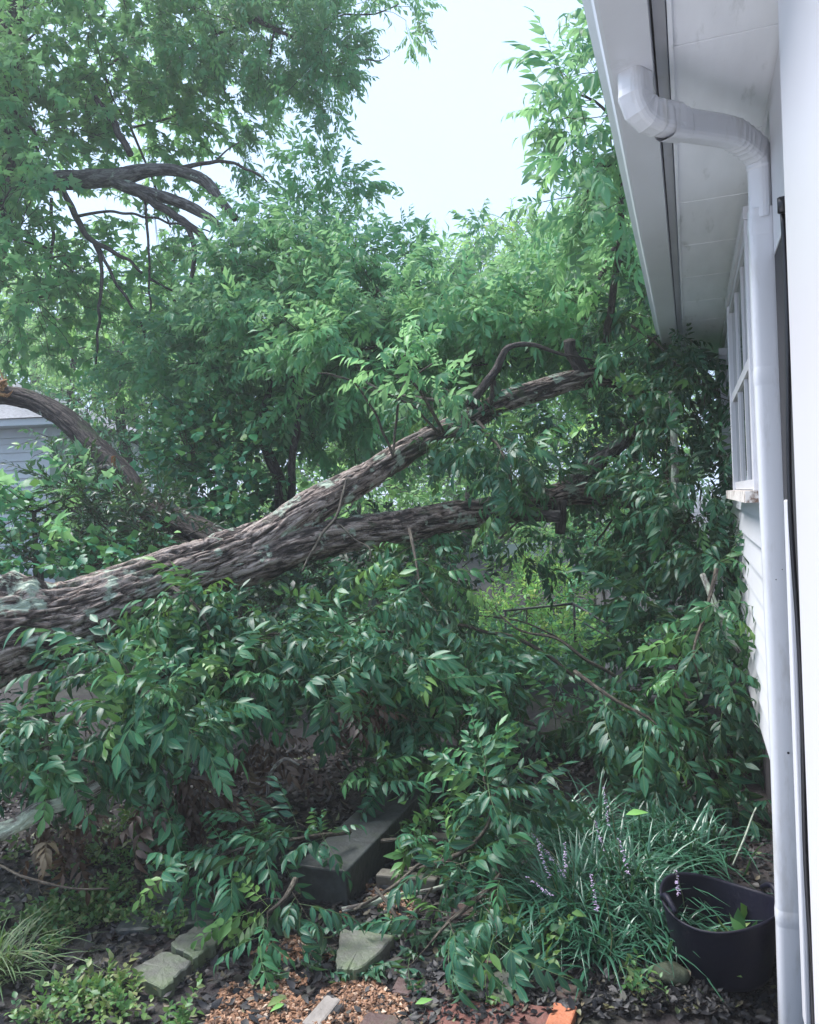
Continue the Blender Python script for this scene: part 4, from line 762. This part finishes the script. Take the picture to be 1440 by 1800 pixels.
for k, (c, m_, lab) in enumerate([((760, 1772), 'brick', 'worn red brick at the front of the path, by the chips'), ((832, 1775), 'brick', 'red brick in the front course, between two worn ones'), ((745, 1735), 'brick_dark', 'dark mossy brick tilted under the lowest leaf spray'),
        ((872, 1650), 'brick', 'damp brick beside the grass clump, lowest of its column'), ((880, 1610), 'brick_dark', 'damp brick beside the grass clump, middle of its column'), ((885, 1575), 'brick', 'damp brick beside the grass clump, topmost of its column'), ((820, 1640), 'brick_dark', 'dark brick in the shade behind the hanging leaf spray'), ((800, 1800), 'brick', 'brick cut by the lower edge, under the worn front course'), ((900, 1690), 'brick_dark', 'dark brick between the slab and the grass clump'), ((880, 1808), 'brick', 'brick cut by the lower edge beside the orange one'),
        ((845, 1600), 'brick_dark', 'shadowed brick right behind the leaf spray over the path'), ((690, 1800), 'brick_dark', 'dark brick half under the orange chips')]):
    brick(lab, c, 4 + (k*37 % 9) - 4, m_, .022 + .004*(k % 3))
g = Geo(); cpt = on_ground(1180, 1712, .03); q = norm(rng.normal(0, 1, (60, 3)))
# a mossy stone: a lumpy low dome
th, ph = np.meshgrid(np.linspace(0, 2*np.pi, 18, endpoint=False), np.linspace(0, np.pi, 10)); sv = np.stack([np.cos(th)*np.sin(ph), np.sin(th)*np.sin(ph), np.cos(ph)], -1).reshape(-1, 3); sv *= (.8+.4*fbm(sv*2+3, 2))[:, None]*[.06, .045, .035]
g.add(sv+cpt, quads=[[a*18+k, a*18+(k+1) % 18, (a+1)*18+(k+1) % 18, (a+1)*18+k] for a in range(9) for k in range(18)]); tag(build(g, 'garden_stone', 'stone_moss'), 'small mossy stone in the leaf litter before the tub', 'stone')
# ------------------------------------------------------------------ tub
tb = Gp(1262, 1640, 0); tb = np.array([.045, 2.86, -.01]); tub = thing('garden_tub', tb, 'black flexible rubber tub with leaves inside, beside the house wall', 'tub')
th = np.linspace(0, 2*np.pi, 64, endpoint=False)
prof = [(.0, .012), (.142, .012), (.146, .03), (.180, .218), (.183, .226), (.189, .228), (.191, .221), (.186, .212), (.184, .205), (.153, .02), (.146, .002), (0, .002)]
g = Geo(); v = []
for r_, z_ in prof:
    rr = r_*(1+.03*np.cos(2*th+.4)*(z_/.25)); zz = z_ + .022*(z_/.24)*np.cos(2*th+.9) + .0*th
    v.append(np.stack([rr*np.cos(th), rr*np.sin(th), zz], -1))
v = np.vstack(v) + tb; n = 64
g.add(v, quads=[[a*n+k, a*n+(k+1) % n, (a+1)*n+(k+1) % n, (a+1)*n+k] for a in range(len(prof)-1) for k in range(n)]); build(g, 'body', 'tub_rubber', tub)
for a0 in (.45, .45+math.pi):
    a = np.linspace(a0-.28, a0+.28, 14); hp = np.stack([.187*np.cos(a), .187*np.sin(a), .226+.03*np.cos((a-a0)/.28*1.57)], -1)+tb; g = Geo(); tube(g, hp, .010, 8); build(g, 'handle', 'tub_rubber', tub)
g = Geo(); n = 45; q = np.c_[rng.normal(.05, .05, n), rng.normal(.04, .06, n)]; lay_o = np.c_[q+tb[:2], rng.uniform(.02, .10, n)]
place(g, 'litter', lay_o, norm(rng.normal(0, 1, (n, 3))), np.array([0, 0, 1.])+rng.normal(0, .6, (n, 3)), rng.uniform(.8, 1.4, n)); tag(build(g, 'leaves', 'weed_leaf'), 'loose green leaves lying inside the black tub', 'leaves', kind='stuff')
# ------------------------------------------------------------------ liriope clumps
def blades(g, base, n, ln, spread, lean=(0, 0), wd=.0125, tone=.45):
    n = int(n*1.45)
    seg = 7; t = np.linspace(0, 1, seg)
    a = rng.uniform(0, 6.28, n); el = np.radians(rng.uniform(38, 88, n)); l_ = ln*rng.uniform(.55, 1.15, n); b0 = base + np.c_[rng.normal(0, spread, (n, 2)), np.zeros(n)]
    b0[:, 2] = ground_h(b0[:, 0], b0[:, 1])-.01
    d = np.c_[np.cos(a)*np.cos(el)+lean[0], np.sin(a)*np.cos(el)+lean[1], np.sin(el)]; d = norm(d); side = norm(np.cross(d, [0, 0, 1.0])); bend = rng.uniform(.35, 1.0, n)
    hd = norm(np.c_[d[:, :2], np.zeros(n)])
    c = b0[:, None] + l_[:, None, None]*(d[:, None]*t[None, :, None] + hd[:, None]*(bend[:, None]*.35*t**2)[..., None] - np.array([0, 0, 1.])*(bend[:, None]*.75*t**2.2)[..., None])
    c[..., 2] = np.maximum(c[..., 2], .012)
    wv = wd*rng.uniform(.7, 1.2, n)[:, None]*(1-t**2.5)[None]*.5 + .0004
    nrm = norm(np.cross(np.gradient(c, axis=1), side[:, None]))
    v = np.stack([c+side[:, None]*wv[..., None]+nrm*wv[..., None]*.4, c, c-side[:, None]*wv[..., None]+nrm*wv[..., None]*.4], 2).reshape(-1, 3)
    k = np.arange(seg-1)[:, None]*3+np.array([0, 1])[None]; q = np.stack([k, k+1, k+4, k+3], -1).reshape(-1, 4); Q = (q[None]+(np.arange(n)*seg*3)[:, None, None]).reshape(-1, 4)
    g.add(v, quads=Q, rnd=np.repeat(np.clip(tone+rng.normal(0, .22, n), 0, 1), seg*3), mid=np.tile([1., 0, 1.], n*seg))
def spike(parent, base, d, ln):
    g = Geo(); tip = base + norm(np.asarray(d, float))*ln; sticks(g, base[None], tip[None], .0022, .0015)
    s = build(g, 'stalk', 'green_stem', parent); f = Geo(); n = 46; t = rng.uniform(.62, 1.02, n); a = rng.uniform(0, 6.28, n); c = base+(tip-base)*t[:, None]
    o = np.c_[np.cos(a), np.sin(a), rng.normal(.2, .3, n)]; place(f, 'weed', c, o, np.array([0, 0, 1.])+rng.normal(0, .3, (n, 3)), np.full(n, .25)*(1.25-.5*(t-.62)/.4)); b = build(f, 'flower_spike', 'flower', parent)
    b.parent = s if False else parent
GL = 'clumps of lilyturf by the house'
for lab, u, v, n, ln, sp_, spk in [('lilyturf clump with most pale purple flower spikes, beside the brick path', 1010, 1625, 330, .44, .07, 5), ('lilyturf clump in the middle, between the path and the tub', 1110, 1590, 300, .44, .07, 2), ('lilyturf clump touching the black tub, with one upright flower spike', 1150, 1655, 200, .34, .06, 2),
        ('lilyturf clump behind the others, under the hanging leaves', 1030, 1500, 280, .44, .09, 0), ('lilyturf clump farthest in the shade behind the tub', 1190, 1515, 240, .42, .09, 0), ('small lilyturf clump at the front of the bed', 1050, 1685, 110, .30, .04, 1)]:
    b = on_ground(u, v); t = thing('lilyturf', b, lab, 'grass plant', GL); g = Geo(); blades(g, b, n, ln, sp_, (-.12, -.12)); build(g, 'leaves', 'grass_blade', t)
    for k in range(spk): spike(t, b+np.append(rng.normal(0, .05, 2), .02), [rng.normal(-.25, .35), rng.normal(-.25, .3), 1], rng.uniform(.26, .40))
b = on_ground(-20, 1720); t = thing('grass_tuft', b, 'pale arching grass tuft at the edge of the weeds', 'grass plant'); g = Geo(); blades(g, b, 120, .34, .05, (.15, -.1), .007, .8); build(g, 'leaves', 'weed_leaf', t)
# ------------------------------------------------------------------ litter, chips, weeds (uncountable)
yard = poly_ground([(-150, 1850), (1420, 1850), (1330, 1400), (1200, 1300), (0, 1330), (-200, 1400)])
g = Geo(); q = scatter(yard, 15000); lay(g, 'litter', q, .62, (.004, .022)); front = poly_ground([(700, 1820), (1400, 1820), (1380, 1690), (1000, 1670), (760, 1700)]); q = scatter(front, 3500); lay(g, 'litter', q, .5, (.008, .03))
q = patchy(scatter(poly_ground([(350, 1830), (420, 1690), (600, 1530), (760, 1540), (720, 1830)]), 380), 4, .45); lay(g, 'litter', q, .6, (.018, .032))
tag(build(g, 'leaf_litter', 'litter_leaf'), 'dark wet fallen leaves covering the ground', 'leaf litter', kind='stuff')
KIND['chip'] = []
for _ in range(8):
    v = np.array([[-1, 0, 0], [1, 0, 0], [0, -1, 0], [0, 1, 0], [0, 0, -1], [0, 0, 1.]])*[.011, .008, .005]*_r.uniform(.6, 1.3, (6, 3)); KIND['chip'].append((v, np.array([[0, 2, 5], [2, 1, 5], [1, 3, 5], [3, 0, 5], [2, 0, 4], [1, 2, 4], [3, 1, 4], [0, 3, 4]]), np.ones(6)))
g = Geo()
for pix, n in (([(350, 1830), (420, 1690), (520, 1650), (640, 1715), (720, 1770), (700, 1830)], 6500), ([(590, 1530), (690, 1500), (760, 1540), (720, 1620), (600, 1620)], 2200), ([(290, 1600), (400, 1560), (420, 1610), (330, 1630)], 500), ([(700, 1470), (800, 1475), (800, 1500), (700, 1500)], 300)):
    q = patchy(scatter(poly_ground(pix), n), 5, .40); lay(g, 'chip', q, 1.1, (.006, .018), .6)
tag(build(g, 'wood_chips', 'chip', smooth=False), 'orange-tan chips scattered between the slabs', 'chips', kind='stuff')
g = Geo(); tw = Geo()
for pix, n, cut, sc in (([(-60, 1830), (-60, 1640), (150, 1590), (330, 1700), (330, 1830)], 620, .45, .8), ([(0, 1640), (200, 1560), (350, 1640), (200, 1720)], 240, .48, .8), ([(0, 1500), (250, 1440), (420, 1500), (100, 1560)], 160, .5, .9)):
    q = patchy(scatter(poly_ground(pix), n), 2.2, cut); O = np.c_[q, ground_h(q[:, 0], q[:, 1])]; shoots(g, None, 'weed', O, np.c_[rng.normal(0, .5, (len(q), 2)), np.ones(len(q))], sc, .6)
tag(build(g, 'weeds', 'weed_leaf'), 'low yellow-green weeds carpeting the soil by the slabs', 'weeds', kind='stuff')
GW = 'small seedlings in the leaf litter'
for lab, u, v, n, sc in [('tall bright seedling growing before the lilyturf', 950, 1690, 9, 1.1), ('tiny seedling in the litter below the mossy stone', 1150, 1770, 5, .8), ('seedling in front of the mossy stone', 1110, 1740, 4, .8), ('seedling on the worn front bricks', 805, 1762, 3, .6), ('weak seedling on the stained slab', 690, 1620, 4, .6)]:
    b = on_ground(u, v); t = thing('seedling', b, lab, 'seedling', GW); g, tw = Geo(), Geo(); O = b + np.c_[rng.normal(0, .03, (n, 2)), rng.uniform(0, .06, n)]; shoots(g, tw, 'weed', O, np.c_[rng.normal(0, .4, (n, 2)), np.ones(n)], sc, .35, .002); build(g, 'leaves', 'weed_leaf', t); build(tw, 'stem', 'green_stem', t)
# ------------------------------------------------------------------ broken branches on the ground
GF = 'broken leafy branches on the ground'
def branch_thing(label, spine, n, scale, tone, up=.25, kind='pecan3', mat='pecan_leaf', side=None, r0=.012, group=GF, name='broken_branch', zmin=.03, bark='twig_bark'):
    a = np.array([[*P(u, v, d), 0] for u, v, d in spine]); a[:, 2] = np.maximum(a[:, 2], .03); a[:, 3] = np.linspace(r0, r0*.35, len(a)); s = spline(a, .04)
    t = thing(name, [s[0, 0], s[0, 1], 0], label, 'branch', group); br, lf = Geo(), Geo(); tube(br, s[:, :3], s[:, 3], 8, seed=rng.random()*9)
    k = np.linspace(int(len(s)*.2), len(s)-1, n).astype(int); O = s[k, :3]; tan = norm(np.gradient(s[:, :3], axis=0))[k]
    D = tan*.7 + norm(np.cross(tan, [0, 0, 1.]))*np.where(np.arange(n) % 2, 1, -1)[:, None]*.8 + rng.normal(0, .25, (n, 3)) + [0, 0, up]
    if side is not None: D = D + np.asarray(side)
    shoots(lf, br, kind, O, D, scale, tone, .004)
    if zmin is not None:
        for L_ in lf.V: L_[:, 2] = np.where(L_[:, 2] < zmin, zmin + .02*np.abs(np.sin(L_[:, 2]*60)), L_[:, 2])
    build(br, 'stem', bark, t); build(lf, 'foliage', mat, t); return t
branch_thing('broken leafy branch sprawling over the dark flagstone and slabs', [(615, 1462, 3.4), (570, 1468, 3.3), (520, 1475, 3.2), (430, 1490, 3.15), (330, 1525, 3.1)], 8, .55, .55, .35)
branch_thing('small leafy sprig lying on the mossy slab beside the chips', [(520, 1545, 2.95), (500, 1580, 2.88), (470, 1605, 2.85)], 3, .5, .5, .2)
branch_thing('leafy branch arching up beside the dark timber, with drooping bright leaves', [(720, 1530, 3.2), (790, 1510, 3.2), (845, 1470, 3.25), (865, 1420, 3.3), (850, 1370, 3.3)], 10, .66, .6, .2)
branch_thing('branch drooping over the brick path with a yellowing leaf', [(880, 1540, 3.0), (840, 1580, 2.9), (790, 1620, 2.8), (755, 1660, 2.72)], 6, .62, .55, .0)
branch_thing('leafy twig in front of the lilyturf clump', [(880, 1500, 3.1), (870, 1560, 3.0), (850, 1620, 2.9)], 4, .55, .5, .1)
branch_thing('pale crumpled sprig lying by the narrow timber rail', [(660, 1480, 3.5), (720, 1475, 3.5), (790, 1480, 3.5)], 5, .55, .8, .2)
branch_thing('bright leafy sprig above the top of the dark timber', [(600, 1330, 4.0), (650, 1335, 3.95), (690, 1345, 3.9)], 4, .6, .6, .2)
branch_thing('dark leafy branch hanging low before the stone steps', [(1010, 1180, 4.2), (1080, 1230, 4.0), (1150, 1270, 3.9), (1180, 1330, 3.8)], 8, .68, .35, -.2)
branch_thing('leafy branch with pale upturned leaves close to the siding', [(1260, 1000, 4.2), (1240, 1080, 4.1), (1220, 1140, 4.0), (1230, 1200, 3.95)], 5, .65, .7, .0, zmin=None)
branch_thing('fern-like leafy branch pushing up below the trunk base', [(330, 1330, 3.5), (280, 1260, 3.4), (240, 1210, 3.35), (220, 1170, 3.3)], 8, .68, .6, .2, zmin=None)
branch_thing('leafy branch lying along the edge by the lichened log', [(200, 1350, 3.5), (110, 1330, 3.45), (30, 1310, 3.4), (-40, 1290, 3.4)], 8, .6, .5, .2)
branch_thing('slim leafy branch hanging from the trunk underside', [(300, 1030, 4.2), (340, 1060, 4.0), (370, 1110, 3.9), (380, 1160, 3.85)], 6, .62, .55, -.1, zmin=None)
branch_thing('leafy spray dangling over the fork of the limbs', [(720, 930, 5.0), (730, 980, 4.7), (740, 1040, 4.5)], 5, .7, .6, -.2, zmin=None)
branch_thing('leafy spray hanging over the middle of the lower limb', [(840, 740, 5.6), (880, 790, 5.3), (900, 850, 5.2)], 6, .8, .5, -.2, zmin=None, kind='pecan2')
branch_thing('pale-topped leafy spray standing above the upper limb', [(780, 760, 5.3), (740, 690, 5.1), (700, 640, 5.0), (720, 620, 4.95)], 6, .70, .5, .0, zmin=None, kind='pecan2', mat='pecan_leaf_lit')
branch_thing('dark leafy branch hugging the end of the eaves', [(1090, 560, 6.2), (1150, 600, 6.0), (1200, 650, 5.8), (1240, 690, 5.6)], 8, .8, .3, -.1, zmin=None, kind='pecan2')
# dead brown sprays
GD = 'dead brown leaf sprays'
for lab, sp_, n in [('brown dead spray hanging in the shade above the broken branch', [(360, 1350, 3.6), (375, 1400, 3.5), (385, 1440, 3.45)], 5), ('dark red-brown dead spray just below the trunk', [(300, 1100, 4.0), (310, 1130, 3.95), (325, 1150, 3.9)], 3), ('brown dead spray among the dark leaves above the timber', [(590, 1200, 4.0), (600, 1225, 3.95), (625, 1240, 3.9)], 3), ('small brown dead spray in the litter beside the lichened log', [(170, 1400, 3.4), (150, 1415, 3.35), (120, 1430, 3.3)], 3), ('brown withered spray in the dark hollow left of the timber', [(480, 1250, 3.9), (470, 1290, 3.85), (475, 1310, 3.8)], 3), ('brown withered spray low in the dark litter', [(280, 1330, 3.5), (285, 1360, 3.45), (290, 1380, 3.4)], 2)]:
    branch_thing(lab, sp_, n, .5, .45, -.3, 'pecan3', 'brown_leaf', None, .006, GD, 'dead_spray', None)
# sticks and log
def stick(name, label, pts, mat, cat, group=None, sides=9, rough=.0):
    g = Geo(); a = np.array([[*P(u, v, d), r] for u, v, d, r in pts]); a[:, 2] = np.maximum(a[:, 2], a[:, 3]+.005); s = spline(a, .02); s[:, :3] += (np.stack([noise(s[:, :3]*9+k*7) for k in range(3)], -1)-.5)*.012
    tube(g, s[:, :3], s[:, 3], sides, rough, .08, seed=rng.random()*9); return tag(build(g, name, mat), label, cat, group)
stick('log', 'pale lichen-covered log poking out of the leaves', [(-60, 1490, 3.0, .036), (20, 1455, 3.1, .036), (70, 1425, 3.2, .035), (110, 1412, 3.25, .033), (170, 1380, 3.35, .03)], 'lichen_bark', 'log', None, 40, .014)
GS = 'fallen sticks'
for lab, pts, m_ in [('long bare tan stick on the soil beside the weeds', [(-20, 1515, 2.95, .004), (60, 1545, 2.9, .0045), (120, 1560, 2.88, .004), (190, 1562, 2.88, .0025)], 'twig_bark'), ('lichened grey stick crossing the chips under the leafy branch', [(600, 1600, 2.95, .010), (660, 1585, 3.0, .011), (720, 1570, 3.05, .010), (790, 1555, 3.1, .009)], 'lichen_bark'), ('dark forked twig leaning over the chips', [(620, 1600, 2.95, .006), (690, 1560, 3.0, .007), (740, 1520, 3.05, .007), (780, 1528, 3.1, .005)], 'twig_bark'), ('thin stick lying at the front edge of the chips', [(600, 1730, 2.65, .006), (650, 1740, 2.63, .006), (700, 1745, 2.62, .005)], 'twig_bark'),
        ('curved twig on the chips near the grey board end', [(580, 1800, 2.5, .006), (620, 1775, 2.53, .007), (670, 1760, 2.57, .006), (700, 1765, 2.58, .004)], 'twig_bark'), ('dark twig bent in a V on the litter', [(660, 1560, 3.0, .006), (690, 1605, 2.9, .007), (715, 1635, 2.85, .006), (735, 1600, 2.9, .005), (760, 1560, 3.0, .004)], 'twig_bark'), ('bare lichened branch hanging against the house foliage', [(1235, 1010, 4.4, .016), (1255, 1060, 4.3, .018), (1275, 1110, 4.25, .016), (1300, 1145, 4.2, .012)], 'lichen_bark'), ('upright lichened branch standing in the dark foliage by the window', [(1190, 900, 5.2, .024), (1186, 820, 5.25, .024), (1185, 740, 5.3, .022), (1180, 690, 5.4, .018)], 'lichen_bark'),
        ('pale twig leaning by the tub towards the siding', [(1290, 1520, 3.2, .004), (1310, 1470, 3.25, .004), (1330, 1420, 3.3, .003)], 'lichen_bark'), ('curled grey twig in the dark hollow', [(470, 1400, 3.6, .007), (475, 1360, 3.6, .008), (500, 1335, 3.6, .007), (525, 1345, 3.6, .005)], 'lichen_bark'), ('curved bare twig in the leaves below the trunk base', [(-20, 1275, 3.4, .008), (40, 1262, 3.4, .009), (75, 1275, 3.38, .008), (80, 1310, 3.36, .006)], 'lichen_bark'), ('dark crooked branch rising above the stub toward the gutter', [(1040, 510, 6.6, .02), (1060, 480, 6.55, .022), (1075, 445, 6.5, .02), (1098, 410, 6.5, .012)], 'dark_bark')]:
    stick('stick', lab, pts, m_, 'stick', GS)
# single bright fallen leaves
GLF = 'single bright fallen leaves'
KIND['one'] = [blade(.085, .034, 4, .35, .25, .1)]
for lab, u, v, m_, sc in [('curled orange leaf in the litter before the tub', 1295, 1727, 'chip', .7), ('long yellow-green leaf on the dark litter', 1130, 1725, 'weed_leaf', .8), ('pale yellow leaf on the bricks near the chips', 730, 1765, 'sunny_leaf', .7), ('yellow leaf lying on the chips', 500, 1765, 'sunny_leaf', .6), ('fallen leaf resting on the chips by the board end', 470, 1770, 'weed_leaf', .9), ('pale leaf turned over on top of the lilyturf', 1100, 1432, 'sunny_leaf', 1.1)]:
    b = on_ground(u, v, .03); g = Geo(); a = rng.uniform(0, 6.28); z_ = .03 if 'lilyturf' not in lab else .35
    if z_ > .1: b = P(u, v, 3.2)
    place(g, 'one', b[None], np.array([[math.cos(a), math.sin(a), .2]]), np.array([[rng.normal(0, .3), -.5, 1.]]), np.array([sc]), np.array([.8])); tag(build(g, 'fallen_leaf', m_), lab, 'leaf', GLF)
# ------------------------------------------------------------------ haze: added volume standing in for the lens veil
hz = bpy.data.materials.new('haze'); hz.use_nodes = True; t = hz.node_tree; t.nodes.clear(); out = N(t, 'ShaderNodeOutputMaterial'); pv = N(t, 'ShaderNodeVolumePrincipled')
pv.inputs['Color'].default_value = (.93, .96, 1, 1); pv.inputs['Density'].default_value = .0033; pv.inputs['Anisotropy'].default_value = .3; t.links.new(pv.outputs[0], out.inputs['Volume']); MATS['haze'] = hz
g = Geo(); box(g, -240, 240, -70, 340, -3, 14)
HAZE = True
if HAZE:
    o = build(g, 'haze', 'haze', smooth=False); o['kind'] = 'stuff'; o['label'] = 'thin haze volume added to stand in for the lens veil'; o['category'] = 'haze'; o.visible_shadow = True
